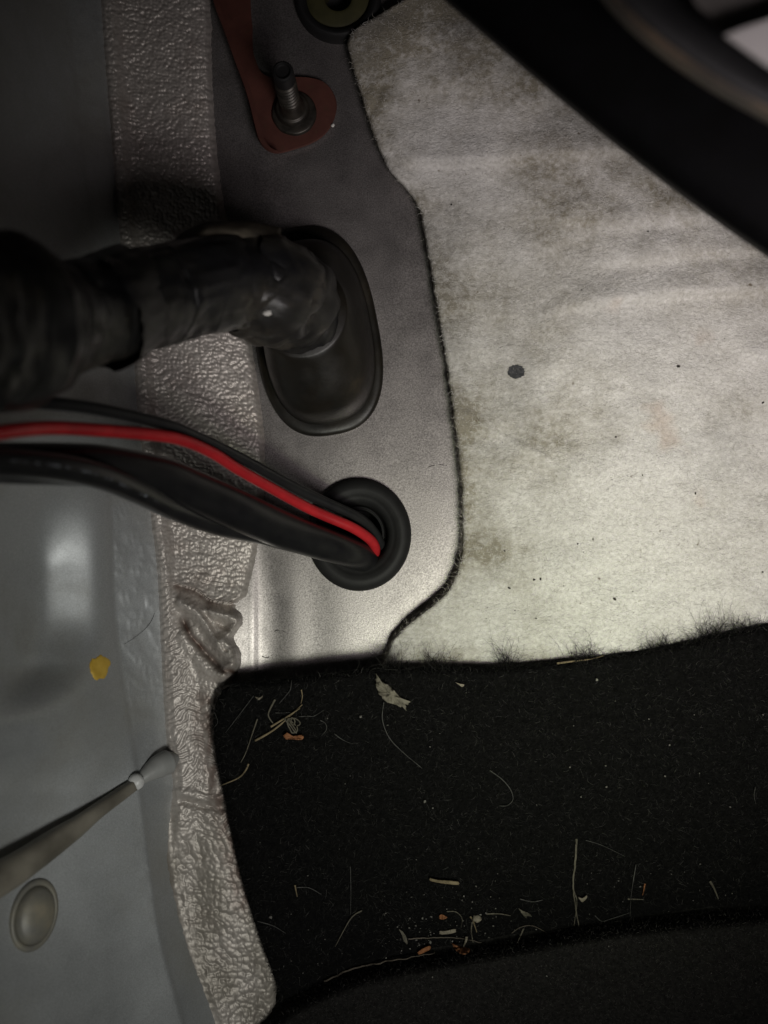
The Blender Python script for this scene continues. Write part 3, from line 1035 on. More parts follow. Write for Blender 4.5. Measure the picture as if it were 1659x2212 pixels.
# ------------------------------------------------------------------ wires
o = px_tube('red_wire', [(796, 1216, -9), (803, 1204, -3), (811, 1188, 3.5), (800, 1166, 8), (762, 1140, 13), (700, 1113, 18), (659, 1094, 22), (600, 1062, 29), (515, 1014, 40), (460, 979, 47), (401, 953, 55), (340, 940, 63),
                         (200, 928, 80), (100, 924, 92), (0, 934, 104), (-120, 960, 116), (-300, 1000, 130)], 1.58, 'red_insulation', n=170, sides=20)
tag(o, 'single red insulated wire curving out of the round grommet to the left', 'wire')
o = px_tube('black_wire', [(828, 1198, -9), (824, 1182, -2), (808, 1150, 3.5), (775, 1119, 9), (700, 1084, 16), (659, 1065, 20), (600, 1034, 27), (515, 988, 38), (430, 947, 49), (344, 914, 60), (172, 878, 80),
                           (0, 866, 97), (-120, 862, 108), (-300, 870, 120)], 1.6, 'black_insulation', n=160, sides=20)
tag(o, 'thin black wire running just above the red wire', 'wire')
o = px_tube('thick_black_cable', [(794, 1216, -11), (792, 1211, -3), (776, 1200, 5), (735, 1186, 12), (660, 1162, 20), (600, 1140, 27), (515, 1103, 38), (420, 1062, 49), (344, 1032, 58), (230, 1010, 71), (150, 1004, 79),
                                  (0, 1000, 91), (-120, 1000, 102), (-300, 1005, 114)], [4.4, 4.9, 5.4, 5.6, 5.6, 5.5, 5.3, 5.0, 4.6, 4.4, 4.2, 4.2], 'cable_black', n=180, sides=28)
tag(o, 'thick smooth black cable below the red wire entering the grommet', 'cable')
pc_path = [(770, 1216, -10), (760, 1204, -1), (720, 1190, 6), (640, 1172, 15), (560, 1152, 25), (470, 1132, 38), (380, 1100, 52), (300, 1062, 66), (220, 1030, 78), (120, 1010, 90), (0, 1000, 102),
           (-120, 1000, 112), (-300, 1005, 124)]
pcab = empty('printed_cable', W(760, 1204, 0), 'black cable with faint pale printing, lowest of the wires at left', 'cable')
px_tube('sheath', pc_path, 3.1, 'black_insulation', pcab, n=170, sides=22)
# faint worn print: short strokes bent round the sheath
p = spline(pc_path, 600)
Pp = W(p[:, 0], p[:, 1], p[:, 2])
T = np.gradient(Pp, axis=0)
T /= np.linalg.norm(T, axis=1)[:, None]
Bv = np.cross(T, [0, 0, 1.0])
Bv /= np.linalg.norm(Bv, axis=1)[:, None]
Nv = np.cross(Bv, T)
r = np.random.default_rng(5)
for x0, x1 in ((2, 40), (52, 66), (80, 112), (120, 132), (150, 190), (206, 222), (238, 262), (282, 300), (312, 326)):
    idx = np.where((p[:, 0] > x0) & (p[:, 0] < x1))[0]
    a = np.linspace(math.radians(52), math.radians(88), 5)
    V = np.stack([Pp[idx] + 3.16 * MM * (Bv[idx] * -math.cos(t) * -1 * .35 + Nv[idx] * math.sqrt(1 - (.35 * math.cos(t)) ** 2)) for t in a], 1)
    mesh_obj('print_mark', V.reshape(-1, 3), grid_faces(len(idx), 5), 'print_white', pcab)

# ------------------------------------------------------------------ red bracket, stud
bx = lambda c: 424.7 + c * .26667
by = lambda c: c * .26667
poly = [(100, -900), (120, -200), (130, 0), (215, 240), (300, 480), (400, 760), (480, 1080), (515, 1160), (560, 1212), (640, 1245), (760, 1222), (960, 1150), (1080, 1040), (1135, 880), (1112, 760), (1040, 672), (920, 636), (800, 632),
        (690, 640), (590, 632), (520, 590), (480, 500), (455, 400), (435, 0), (425, -200), (410, -900)]
poly = [(bx(a), by(b)) for a, b in poly]
br = empty('red_bracket', W(bx(700), by(900), 0), 'rusty red painted steel bracket under the black stud', 'bracket')


def prism(name, poly, z0, z1, mat, parent, bevel=.4):
    pp = np.array(poly)
    n = len(pp)
    rg = [W(pp[:, 0], pp[:, 1], z0), W(pp[:, 0], pp[:, 1], z1 - bevel)]
    c = pp.mean(0)
    d = pp - c
    ins = pp - d / np.linalg.norm(d, axis=1)[:, None] * (bevel / S)
    rg.append(W(ins[:, 0], ins[:, 1], z1))
    V = np.concatenate(rg)
    me = bpy.data.meshes.new(name)
    faces = [(k * n + i, k * n + (i + 1) % n, (k + 1) * n + (i + 1) % n, (k + 1) * n + i) for k in range(2) for i in range(n)]
    faces += [tuple(range(2 * n, 3 * n)), tuple(reversed(range(n)))]
    me.from_pydata(V.tolist(), [], faces)
    me.materials.append(MAT[mat])
    import bmesh
    bm = bmesh.new()
    bm.from_mesh(me)
    bmesh.ops.recalc_face_normals(bm, faces=bm.faces)
    bm.to_mesh(me)
    bm.free()
    o = bpy.data.objects.new(name, me)
    COL.objects.link(o)
    if parent is not None:
        o.parent = parent
        o.matrix_parent_inverse = Matrix.Translation(-parent.location)
    return o


pl = spline(poly + [poly[0]], 150)[:-1]
prism('plate', pl, .6, 2.6, 'red_primer', br)
fl = spline([(bx(a), by(b), 5.0) for a, b in ((100, -900), (120, -200), (133, 0), (218, 240), (305, 480), (407, 760), (490, 1080), (524, 1160), (566, 1206), (620, 1230))], 60)
fin = fl.copy()
fin[:, 0] += 11
fl2 = np.vstack([fl[:, :2], fin[::-1, :2]])
prism('upturned_flange', fl2, 2.2, 7.5, 'red_primer', br, .3)

SC = (636., 246.)
zs = 2.6
st = empty('threaded_stud', W(*SC, zs), 'black threaded stud with washer standing on the red bracket', 'stud')
lathe_px('washer', SC, round_profile([(47, -.4), (48, .4), (46, 1.2), (36, 1.5), (20, 1.6), (8, 1.6)], 4), 'dark_steel', st, z0=zs, wob=.02, cap_end=True)
lathe_px('collar', (SC[0] - 3, SC[1] - 4), round_profile([(37, .5), (36, 2.5), (33, 3.4), (27, 4.0), (22, 6.0), (20, 8.0), (18, 8.6)], 4), 'dark_steel', st, z0=zs, cap_end=True)
th_ = np.linspace(0, 2 * np.pi, 28, endpoint=False)
zz = np.linspace(7, 20.5, 140)
base = W(SC[0] - 6, SC[1] - 8, zs)
rings = []
for z in zz:
    rr = (2.7 + .55 * np.sin(2 * np.pi * z / 1.9 - th_)) * MM
    rings.append(np.stack([base[0] + rr * np.cos(th_), base[1] + rr * np.sin(th_), 0 * th_ + base[2] + z * MM], -1))
tube_obj('thread', rings_mesh(np.array(rings)), 'dark_steel', st)
rings = []
for rr, z in round_profile([(2.6, 20.0), (3.0, 20.6), (3.1, 21.6), (3.05, 25.5), (2.8, 26.4), (2.2, 26.7), (1.9, 26.0), (.5, 25.8)], 4):
    rings.append(np.stack([base[0] + rr * MM * np.cos(th_), base[1] + rr * MM * np.sin(th_), 0 * th_ + base[2] + z * MM], -1))
tube_obj('tip', rings_mesh(np.array(rings)), 'rubber_black', st)

# ------------------------------------------------------------------ things on the side panel
# tapered rod with pale ball tip
rod = empty('tapered_rod', W(200, 1760, 12), 'brown-grey tapered rod with pale ball tip lying across the side panel', 'rod')


def on_side(px, py, lift):
    return (px, py, float(z_side(np.array(float(px)), np.array(float(py)))) + lift)


px_tube('shaft', [on_side(-150, 1985, 6), on_side(-40, 1922, 5.5), on_side(60, 1858, 4.5), on_side(150, 1796, 3.0), on_side(225, 1742, 2.0), on_side(288, 1697, 1.4)], [4.8, 4.6, 4.3, 3.8, 3.1, 2.3, 1.7], 'rod_brown', rod, n=70, sides=26,
        disp=lambda s, t: .35 * noise(s / 14., t, 3) + .45 * np.exp(-((np.mod(t, 2 * np.pi) - .6) / .35) ** 2) * smooth(0, 40, s))


def ellipsoid(name, c, r3, mat, parent=None, rot=0.0, n=28, wob=0.0, seed=0, tilt=0.0):
    a = np.linspace(.02, np.pi - .02, n // 2)
    t = np.linspace(0, 2 * np.pi, n, endpoint=False)
    A, T2 = np.meshgrid(a, t, indexing='ij')
    q = np.stack([np.sin(A) * np.cos(T2), np.sin(A) * np.sin(T2), np.cos(A)], -1)
    if wob:
        q = q * (1 + wob * noise(q[..., 0] * 2.2 + q[..., 2] * 1.4 + seed, q[..., 1] * 2.2 + seed, seed))[..., None]
    q = q * np.array(r3) * MM
    M = np.array(Matrix.Rotation(math.radians(rot), 3, 'Z') @ Matrix.Rotation(math.radians(tilt), 3, 'Y'))
    q = q @ M.T + np.asarray(c)
    return tube_obj(name, rings_mesh(q, True, True), mat, parent)


ellipsoid('ball_tip', W(*on_side(294, 1689, 1.6)), (2.4, 2.4, 2.2), 'tip_white', rod, wob=.06)
nub = px_tube('grey_nub', [on_side(304, 1684, .8), on_side(318, 1672, 1.6), on_side(345, 1654, 2.6), on_side(370, 1642, 3.4), (384, 1636, 8.5)], [1.6, 2.6, 3.5, 3.6, 1.0], 'nub_grey', None, n=40, sides=22)
tag(nub, 'smooth grey rounded nub at the tip of the rod', 'nub')

# raised oval button (lathe tipped to the slope of the panel)
BT = (72., 1976.)
cb = on_side(*BT, 0)
cw = W(*cb)
ex = W(*on_side(BT[0] + 10, BT[1], 0)) - W(*on_side(BT[0] - 10, BT[1], 0))
ey = W(*on_side(BT[0], BT[1] - 10, 0)) - W(*on_side(BT[0], BT[1] + 10, 0))
ex /= np.linalg.norm(ex)
ey = ey - (ey @ ex) * ex
ey /= np.linalg.norm(ey)
ez = np.cross(ex, ey)
b = empty('oval_button', cw, 'dusty raised oval button low on the side panel', 'button')
th2 = np.linspace(0, 2 * np.pi, 48, endpoint=False)


def side_lathe(name, prof, mat, rx, ry, cap=True):
    rings = [cw + (rx * k * np.cos(th2)[:, None] * ex + ry * k * np.sin(th2)[:, None] * ey) * MM + ez * z * MM for k, z in prof]
    return tube_obj(name, rings_mesh(np.array(rings), cap), mat, b)


side_lathe('rim', round_profile([(1.06, -1.0), (1.06, .4), (1.0, 1.1), (.9, 1.2), (.84, .7), (.8, .2)], 4), 'button_dusty', 6.6, 8.6, False)
side_lathe('dome', round_profile([(.86, .3), (.82, 1.3), (.7, 2.3), (.45, 3.0), (.2, 3.2), (.05, 3.2)], 4), 'button_dusty', 6.6, 8.6)

# yellow paint dab
r = np.random.default_rng(8)
rr = 1 + .10 * noise(np.cos(th2) * 1.7 + 3, np.sin(th2) * 1.7, 4) * 2 + .03 * r.normal(size=48)
rings = []
for k, up in ((1.0, .05), (.94, .28), (.7, .34), (.4, .36), (.15, .36)):
    xx, yy = 215 + 21 * k * rr * np.cos(th2) - 3 * k * np.sin(th2), 1441 + 27 * k * rr * np.sin(th2)
    rings.append(W(xx, yy, z_side(xx, yy) + up))
tag(tube_obj('paint_dab', rings_mesh(np.array(rings)), 'yellow_paint'), 'small yellow paint dab on the grey side panel', 'paint mark')

# ------------------------------------------------------------------ black trim at top right, close to the lens
def slab(name, edge, depth_dir, prof, mat, parent=None, label=None, cat=None):
    """sweeps a profile (offset in units along depth_dir, z) along an edge polyline"""
    e = spline(edge, 60)
    rings = []
    for off, z in prof:
        rings.append(W(e[:, 0] + depth_dir[0] * off, e[:, 1] + depth_dir[1] * off, z + 0 * e[:, 0]))
    V = np.array(rings)
    n, m, _ = V.shape
    o = mesh_obj(name, V.reshape(-1, 3), grid_faces(n, m), mat, parent)
    if label:
        tag(o, label, cat)
    return o


dd = (.62, -.78)
slab('trim_panel', [(620, -300), (800, -142), (960, 0), (1130, 146), (1300, 288), (1480, 428), (1660, 556), (1900, 716), (2200, 905)], dd,
     round_profile([(900, 80), (300, 80), (26, 82), (6, 85), (0, 90), (5, 95), (24, 99), (120, 104), (190, 108), (330, 116), (620, 128), (900, 138)], 4), 'trim_black', None,
     'black trim panel cutting diagonally across the upper right', 'trim panel')
wb = empty('worn_bar', W(1500, 200, 125), 'blurred dark bar with worn brown edge above the black trim', 'bar')
bar_edge = [(1290, -10), (1345, 52), (1420, 118), (1540, 200), (1660, 268), (1850, 380), (2100, 540)]
slab('bar_body', bar_edge, dd, round_profile([(150, 122), (60, 122), (22, 123), (18, 130), (26, 137), (50, 139), (90, 139), (125, 136), (150, 128), (150, 122)], 4), 'bar_dark', wb)
slab('worn_edge', bar_edge, dd, round_profile([(24, 123), (8, 124), (0, 129), (6, 135), (20, 138.6), (34, 139.4)], 4), 'worn_bar', wb)
prism('grey_plate', [(1470, -60), (1500, 10), (1560, 62), (1800, -40), (2100, -120), (2100, -400), (1400, -400)], 141, 143, 'grey_plate', None)
tag(bpy.data.objects['grey_plate'], 'dim grey plate in the very top right corner', 'plate')
prism('daylit_patch', [(1562, 76), (1600, 60), (1662, 38), (1800, -12), (2000, -60), (2000, 330), (1800, 222), (1662, 148), (1600, 104)], 146, 149, 'daylit_patch', None, .8)  # added white slab in place of a patch lit by daylight
tag(bpy.data.objects['daylit_patch'], 'bright white pointed piece standing in for a daylit patch at the upper right border', 'plate')

# ------------------------------------------------------------------ debris
HAIR, STRAW = 'loose hairs on the carpet', 'dry grass bits on the carpet'


def zfloor(x, y):
    x, y = np.asarray(x, float), np.asarray(y, float)
    zc = z_carpet(x, y)
    zm = z_mat(x, y)
    onc = (y > y_t(x)) & (x > x_c(y))
    f = np.where((x > x_f(y)), z_felt(x, y), np.where(x < x_s(y), z_side(x, y), np.where(x < x_r(y), z_panel(x, y) + 2.5, z_panel(x, y))))
    return np.where(y > y_c(x), np.maximum(zm, 3), np.where(onc, zc, np.maximum(f, np.where(y > y_t(x) - 30, zc - 4, -9))))


def strand(name, pts, r_mm, mat, label, cat, group=None, lift=1.3, flat=.6, taper=True, wig=.0, n=26):
    p = spline(np.array(pts, float), n)
    r = np.random.default_rng(abs(hash(label)) % 1000 if False else len(label) * 37 + int(pts[0][0]))
    if wig:
        p = p + wig * np.stack([noise(np.arange(n) / 3., np.full(n, pts[0][0]), 3), noise(np.arange(n) / 3., np.full(n, pts[0][1]), 4)], 1)
    r_mm = r_mm * .66
    z = zfloor(p[:, 0], p[:, 1]) + lift * .6 + .7 * noise(np.arange(n) / 7., np.full(n, pts[0][1] * .37), 6)
    P = W(p[:, 0], p[:, 1], z)
    t = np.linspace(0, 1, n)
    R = r_mm * MM * (1 - .55 * t if taper else np.ones(n)) * (1 + .18 * noise(t * 9, 0 * t + pts[0][0], 5))
    o = tube_obj(name, tube_mesh(P, R, 7, squash=flat), mat)
    return tag(o, label, cat, group)


def flake(name, outline, thick, mat, label, cat, lift=1.2, bend=1.0, group=None):
    pp = spline(list(outline) + [outline[0]], 97)[:-1]
    c = pp.mean(0)
    jag = .09 * noise(np.arange(96) / 2.6, np.full(96, outline[0][0] * .13), 8) + .08 * noise(np.arange(96) / .9, np.full(96, outline[0][1] * .11), 9)
    pp = c + (pp - c) * (1 + jag)[:, None]
    n = len(pp)
    rings = []
    for k in (1.0, .75, .5, .25):
        q = c + (pp - c) * k
        rings.append(W(q[:, 0], q[:, 1], zfloor(q[:, 0], q[:, 1]) + lift + thick + bend * noise(q[:, 0] / 14., q[:, 1] / 14., 6) + .4 * bend * noise(q[:, 0] / 5., q[:, 1] / 5., 7)))
    bot = [x - np.array([0, 0, thick * MM]) for x in rings[::-1]]
    V, F = rings_mesh(np.array(bot + rings), True, True)
    return tag(tube_obj(name, (V, F), mat), label, cat, group)


strand('straw_stalk', [(551, 1600), (580, 1584), (606, 1565), (653, 1522)], .55, 'straw', 'longest dry straw slanting across the clump near the carpet corner', 'straw', STRAW)
strand('straw_stalk', [(585, 1570), (619, 1549), (648, 1530)], .5, 'straw', 'short thick straw lying along the longest straw of the clump', 'straw', STRAW, lift=2.2)
strand('grass_stem', [(594, 1511), (580, 1540), (583, 1553), (592, 1565)], .5, 'straw_grey', 'hooked grey grass stem left of the straw clump', 'grass stem', STRAW)
strand('grass_stem', [(651, 1490), (653, 1505), (650, 1520)], .3, 'straw', 'thin upright stem at the upper end of the longest straw', 'grass stem', STRAW)
flake('leaf_curl', [(612, 1590), (620, 1583), (633, 1590), (653, 1588), (652, 1598), (632, 1597), (618, 1597)], .4, 'leaf_brown', 'curled reddish brown leaf scrap under the straw clump', 'leaf scrap', bend=1.4)
tg = []
a = np.linspace(0, 7.5 * np.pi, 120)
r = np.random.default_rng(2)
tx = 632 + (9 + 5 * np.sin(a * .37)) * np.cos(a) + 3 * noise(a, 0 * a, 1) + 4 * np.sin(a * .23)
ty = 1562 + (11 + 5 * np.cos(a * .29)) * np.sin(a * 1.07) + 3 * noise(a, 0 * a + 4, 2) + 6 * np.cos(a * .31)
Pn = W(tx, ty, zfloor(tx, ty) + 1.3 + .8 * np.sin(a * .7))
tag(tube_obj('root_tangle', tube_mesh(Pn, np.full(120, .2 * MM), 6), 'straw_grey'), 'small tangled nest of dry roots beneath the straw clump', 'root tangle')
strand('hair', [(630, 1469), (627, 1490), (618, 1502), (603, 1520)], .2, 'hair_grey', 'forked grey hair hanging from the carpet edge above the straw clump', 'hair', HAIR)
strand('hair', [(595, 1540), (612, 1540), (627, 1539)], .18, 'hair_grey', 'short level hair crossing behind the straw clump', 'hair', HAIR)
strand('hair', [(645, 1548), (665, 1547), (678, 1547), (700, 1534)], .2, 'hair_grey', 'bent pale hair reaching right from the straw clump', 'hair', HAIR)
strand('hair', [(692, 1556), (703, 1563), (705, 1576), (695, 1589)], .26, 'hair_grey', 'small C-shaped hair right of the straw clump', 'hair', HAIR)
strand('hair', [(722, 1585), (740, 1598), (758, 1606)], .2, 'hair_grey', 'short slanted hair right of the C-shaped hair', 'hair', HAIR)
flake('dried_leaf', [(812, 1455), (814, 1475), (822, 1472), (838, 1480), (850, 1490), (862, 1504), (874, 1511), (886, 1516), (884, 1524), (876, 1522), (880, 1538), (872, 1528), (862, 1527), (852, 1521), (845, 1520), (832, 1515), (820, 1500), (814, 1486)],
      .3, 'leaf_grey', 'ragged grey-beige dried leaf scrap below the felt corner', 'leaf scrap', bend=1.6)
strand('hair', [(829, 1517), (826, 1554), (840, 1592), (867, 1622), (912, 1660)], .22, 'hair_grey', 'long curved hair hanging from the ragged grey leaf', 'hair', HAIR, n=40)
flake('straw_chip', [(551, 1505), (558, 1509), (567, 1503), (565, 1508), (558, 1512)], .3, 'chip_pale', 'small pale chip near the carpet corner above the straw', 'chip')
strand('straw_stalk', [(556, 1553), (545, 1585), (531, 1626), (520, 1647)], .36, 'straw_grey', 'thin steep straw left of the straw clump', 'straw', STRAW)
strand('straw_stalk', [(537, 1650), (530, 1665), (514, 1681), (474, 1698)], .45, 'straw', 'curved straw lying over the left carpet edge', 'straw', STRAW)
strand('hair', [(462, 1535), (470, 1560), (458, 1575)], .2, 'hair_grey', 'curly hair at the top of the left carpet edge', 'hair', HAIR)
strand('hair', [(548, 1503), (520, 1540), (487, 1583)], .15, 'hair_grey', 'faint straight hair slanting down towards the left carpet edge', 'hair', HAIR)
strand('hair', [(642, 1917), (668, 1918), (694, 1932)], .25, 'hair_grey', 'pale arched hair alone on the left middle of the carpet', 'hair', HAIR)
strand('straw_chip', [(637, 1912), (642, 1937)], .4, 'straw', 'short tan straw bit beside the arched pale hair', 'straw', STRAW)
strand('hair', [(556, 1990), (590, 2000), (617, 2016)], .25, 'hair_grey', 'wavy hair at the lower left carpet edge', 'hair', HAIR)
strand('grass_stem', [(782, 1967), (766, 1976), (752, 1993), (724, 2045)], .34, 'straw_grey', 'forked grey grass stem low in the middle left of the fold', 'grass stem', STRAW)
strand('hair', [(757, 1872), (758, 1925), (757, 1977)], .16, 'hair_grey', 'thin upright hair above the forked grey grass stem', 'hair', HAIR)
strand('hair', [(1058, 1664), (1085, 1684), (1103, 1706), (1108, 1727), (1096, 1740), (1078, 1741)], .24, 'hair_grey', 'hook-shaped hair alone in the centre of the carpet', 'hair', HAIR, n=40)
flake('straw_chip', [(928, 1897), (945, 1901), (990, 1905), (990, 1911), (960, 1909), (930, 1903)], .5, 'straw', 'broad flat tan straw chip above the fold', 'straw', lift=1.5, bend=.4, group=STRAW)
strand('grass_stem', [(1245, 1812), (1243, 1860), (1238, 1907), (1243, 1957), (1250, 2000)], .55, 'straw_grey', 'tall upright grass stem rising out of the fold', 'grass stem', STRAW, n=40, wig=1.5)
strand('grass_stem', [(1240, 1925), (1246, 1950), (1240, 2000)], .3, 'straw_grey', 'thin frayed strand beside the foot of the tall grass stem', 'grass stem', STRAW)
flake('straw_chip', [(1249, 1938), (1258, 1941), (1268, 1935), (1266, 1942), (1258, 1949), (1252, 1943)], .5, 'chip_pale', 'pale angular chip right of the tall grass stem', 'chip')
strand('straw_stalk', [(1356, 1942), (1391, 1943)], .42, 'straw_grey', 'short level straw right of the tall grass stem', 'straw', STRAW)
strand('leaf_sliver', [(1393, 1909), (1391, 1922), (1388, 1934)], .45, 'leaf_brown', 'reddish sliver above the short level straw', 'leaf scrap')
strand('leaf_sliver', [(1534, 1904), (1543, 1920), (1552, 1942)], .6, 'straw_grey', 'pale pointed sliver far right above the fold', 'leaf scrap', flat=.4)
strand('hair', [(1374, 1867), (1364, 1930), (1361, 1980)], .2, 'hair_grey', 'long upright hair crossing the short level straw', 'hair', HAIR)
strand('hair', [(1123, 1942), (1150, 1948), (1173, 1944)], .28, 'hair_grey', 'pale level hair between the broad chip and the tall stem', 'hair', HAIR)
flake('leaf_scrap', [(1120, 1962), (1130, 1968), (1142, 1973), (1148, 1980), (1140, 1979), (1136, 1983), (1127, 1973)], .3, 'straw_grey', 'yellowish frayed leaf scrap left of the tall stem', 'leaf scrap')
strand('straw_stalk', [(1050, 1974), (1078, 1974), (1103, 1978)], .4, 'straw_grey', 'level straw left of the yellowish leaf scrap', 'straw', STRAW)
strand('straw_stalk', [(1131, 2006), (1118, 2036)], .45, 'straw_grey', 'short steep stick standing at the fold line', 'straw', STRAW)
flake('straw_chip', [(950, 2012), (962, 2012), (982, 2008), (984, 2014), (966, 2018), (951, 2018)], .6, 'chip_pale', 'pale blocky chip low above the fold', 'chip', bend=.4)
ellipsoid('pebble', W(1030, 1984, zfloor(1030, 1984) + 1.2), (1.3, 1.1, 1.0), 'chip_pale', wob=.3, seed=3)
tag(bpy.data.objects['pebble'], 'tiny round white pebble above the fold', 'pebble')
strand('straw_stalk', [(1016, 1980), (1022, 1990), (1030, 2014)], .45, 'straw', 'bent straw just below the tiny white pebble', 'straw', STRAW)
strand('straw_stalk', [(1020, 1992), (1018, 2012), (1022, 2036)], .4, 'straw_grey', 'dull straw hanging down beside the bent straw', 'straw', STRAW)
strand('grass_stem', [(965, 1969), (985, 1970), (998, 1984), (996, 2004)], .26, 'straw_grey', 'thin arched stem over the pale blocky chip', 'grass stem', STRAW)
flake('leaf_scrap', [(902, 2058), (912, 2050), (928, 2044), (930, 2050), (920, 2056), (906, 2062)], .4, 'leaf_brown', 'orange brown leaf chip, left one at the fold line', 'leaf scrap', lift=2.0, group='orange leaf chips at the fold')
flake('leaf_scrap', [(976, 2038), (990, 2044), (1014, 2050), (1012, 2058), (1000, 2062), (984, 2052)], .4, 'leaf_brown', 'orange brown leaf chip, right one at the fold line', 'leaf scrap', lift=2.4, group='orange leaf chips at the fold')
flake('leaf_scrap', [(949, 1978), (955, 1976), (966, 1982), (958, 1986), (950, 1985)], .3, 'leaf_brown', 'tiny orange leaf scrap above the pale blocky chip', 'leaf scrap')
strand('straw_chip', [(1008, 2024), (1006, 2034), (1001, 2045)], .7, 'chip_pale', 'pale stubby straw on the right orange leaf chip', 'straw', STRAW, lift=3.2)
strand('grass_stem', [(882, 2028), (930, 2026), (985, 2026), (1040, 2036)], .32, 'twig', 'long thin level twig running along above the fold', 'twig', n=40, wig=1.5, lift=2.4)
flake('leaf_scrap', [(862, 2008), (870, 2013), (878, 2026), (880, 2040), (872, 2032), (868, 2020)], .3, 'leaf_grey', 'torn grey leaf scrap at the left end of the twig', 'leaf scrap')
strand('twig', [(700, 2120), (760, 2094), (820, 2080), (890, 2068), (940, 2058)], .5, 'twig', 'dark twig lying along the left part of the fold line', 'twig', n=40, wig=3, lift=2.2)
strand('straw_stalk', [(1203, 1433), (1240, 1428), (1275, 1424), (1306, 1416)], .5, 'straw', 'thin straw lying along the carpet edge on the felt border', 'straw', STRAW)
flake('straw_chip', [(984, 1474), (993, 1477), (1003, 1479), (998, 1484), (992, 1480)], .3, 'chip_pale', 'small pale chip below the carpet edge, right of the ragged leaf', 'chip')
strand('hair', [(1632, 1700), (1629, 1718), (1633, 1738)], .2, 'hair_grey', 'small hair loop at the far right of the carpet', 'hair', HAIR)
strand('hair', [(1265, 1815), (1300, 1826), (1350, 1850)], .14, 'hair_grey', 'faint hair slanting right from the top of the tall stem', 'hair', HAIR)
strand('hair', [(1285, 1978), (1300, 1990), (1320, 1985), (1360, 1972)], .2, 'hair_grey', 'wispy hair along the fold right of the tall stem', 'hair', HAIR)
strand('hair', [(1105, 2016), (1125, 2003), (1150, 2000), (1180, 2014)], .24, 'twig', 'dark arched hair over the steep stick at the fold', 'hair', HAIR)
strand('hair', [(338, 1290), (332, 1330), (316, 1356), (290, 1378), (268, 1392)], .12, 'speck_dark', 'dark hair stuck on the speckled border of the side panel', 'hair', None, lift=.35)

strand('lint_hair', [(584, 1367), (598, 1362), (610, 1363), (622, 1369)], .16, 'speck_dark', 'short dark lint hair on bare metal above the carpet corner, upper of two', 'lint', 'lint on the bulkhead', lift=.25)
strand('lint_hair', [(566, 1418), (577, 1421), (588, 1415), (600, 1417)], .16, 'speck_dark', 'short dark lint hair on bare metal above the carpet corner, lower of two', 'lint', 'lint on the bulkhead', lift=.25)
strand('lint_hair', [(926, 1008), (948, 1004), (966, 1006)], .13, 'speck_dark', 'fine dark hair on bare metal beside the felt edge above the grommet', 'lint', 'lint on the bulkhead', lift=.25)


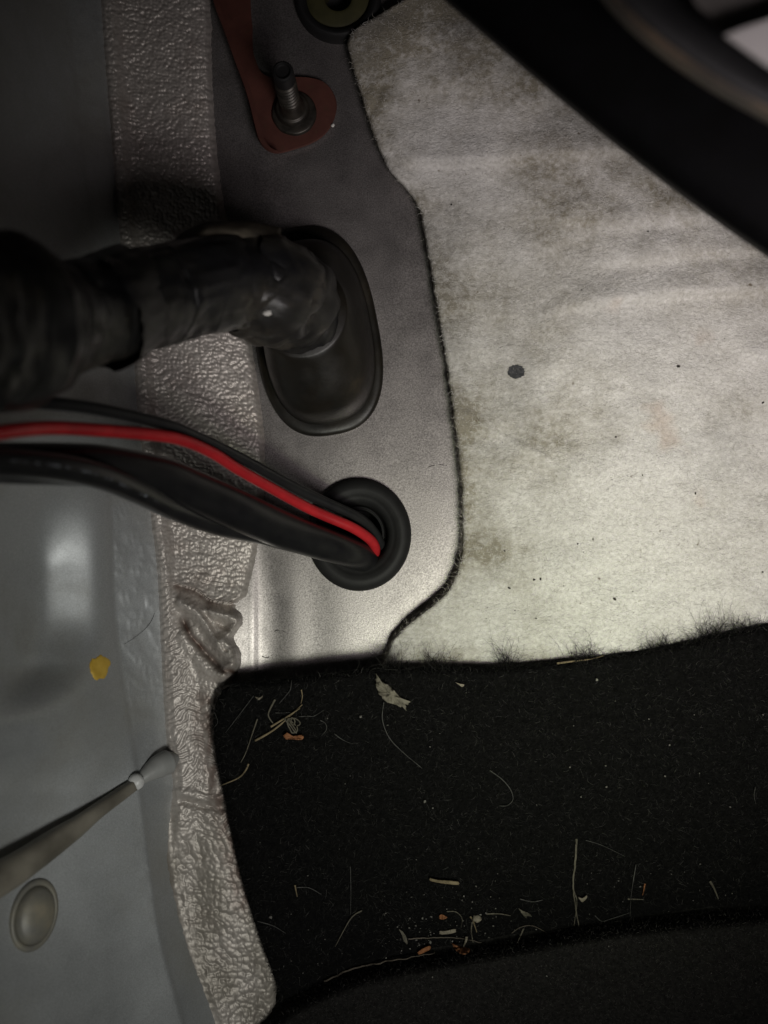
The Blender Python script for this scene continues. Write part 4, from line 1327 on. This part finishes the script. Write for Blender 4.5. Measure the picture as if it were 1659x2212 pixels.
def crumbs(name, pts, mat, label, cat, zf):
    """many tiny irregular grains nobody could count"""
    t = (1 + 5 ** .5) / 2
    ico = np.array([(-1, t, 0), (1, t, 0), (-1, -t, 0), (1, -t, 0), (0, -1, t), (0, 1, t), (0, -1, -t), (0, 1, -t), (t, 0, -1), (t, 0, 1), (-t, 0, -1), (-t, 0, 1)]) / 1.9
    fi = np.array([(0, 11, 5), (0, 5, 1), (0, 1, 7), (0, 7, 10), (0, 10, 11), (1, 5, 9), (5, 11, 4), (11, 10, 2), (10, 7, 6), (7, 1, 8), (3, 9, 4), (3, 4, 2), (3, 2, 6), (3, 6, 8), (3, 8, 9), (4, 9, 5), (2, 4, 11), (6, 2, 10), (8, 6, 7), (9, 8, 1)])
    r = np.random.default_rng(len(pts))
    Vs, Fs = [], []
    for k, (x, y, s) in enumerate(pts):
        v = ico * r.uniform(.5, 1.2, (12, 1)) * s * np.array([r.uniform(.6, 1.4), r.uniform(.6, 1.4), .7]) * MM
        Vs.append(v + W(x, y, float(zf(np.array(float(x)), np.array(float(y)))) + s * .5))
        Fs.append(fi + 12 * k)
    o = mesh_obj(name, np.concatenate(Vs), np.concatenate(Fs), mat, smooth_shade=False)
    tag(o, label, cat, kind='stuff')


r = np.random.default_rng(31)
pts = []
for _ in range(120):
    x = r.uniform(830, 1080) if r.uniform() < .7 else r.uniform(620, 1600)
    y = y_c(x) - abs(r.normal()) * 70 - 4
    pts.append((x, float(y), r.uniform(.1, .3)))
for _ in range(60):
    x, y = r.uniform(520, 1640), r.uniform(1490, 2180)
    pts.append((x, y, r.uniform(.1, .28)))
pts += [(779, 1549, .7), (585, 1982, .55), (1289, 1468, .6), (1310, 1700, .4), (1437, 1677, .35), (918, 1732, .4), (1648, 1544, .4), (900, 2030, .5), (930, 2036, .5)]
crumbs('carpet_crumbs', pts, 'grit', 'scattered pale grit and crumbs in the carpet pile', 'grit', lambda x, y: zfloor(x, y) + .8)
pts = [(975, 442, .55), (1466, 792, .5), (1168, 1250, .7), (1327, 1294, .6), (1502, 1066, .4), (1281, 1165, .3), (1248, 1175, .3), (1158, 1336, .35), (1050, 1336, .3), (1154, 1252, .4), (1100, 1270, .4),
       (1388, 1026, .3), (1330, 944, .35), (1090, 1190, .3), (1648, 870, .4), (1648, 1236, .35), (1400, 500, .3)]
for _ in range(70):
    x, y = r.uniform(1010, 1650), r.uniform(620, 1400)
    pts.append((x, y, r.uniform(.08, .2)))
crumbs('felt_specks', pts, 'speck_dark', 'tiny dark specks scattered over the felt', 'specks', lambda x, y: z_felt(x, y) - .1)
pts = [(719, 271, .45), (577, 676, .6), (582, 681, .5), (571, 674, .4)]
# lint on the loom and bracket
for k, (x, y, z) in enumerate([(577, 676, 56.5), ]):
    ellipsoid('lint_fleck', W(x, y, z), (1.1, .7, .6), 'crumb_white', wob=.5, seed=5)
    tag(bpy.data.objects['lint_fleck'], 'white lint fleck stuck on the taped bend of the loom', 'lint')
ellipsoid('dust_fleck', W(719, 271, 2.9), (.5, .5, .4), 'crumb_white', wob=.4, seed=6)
tag(bpy.data.objects['dust_fleck'], 'tiny white fleck on the edge of the red bracket', 'dust fleck')
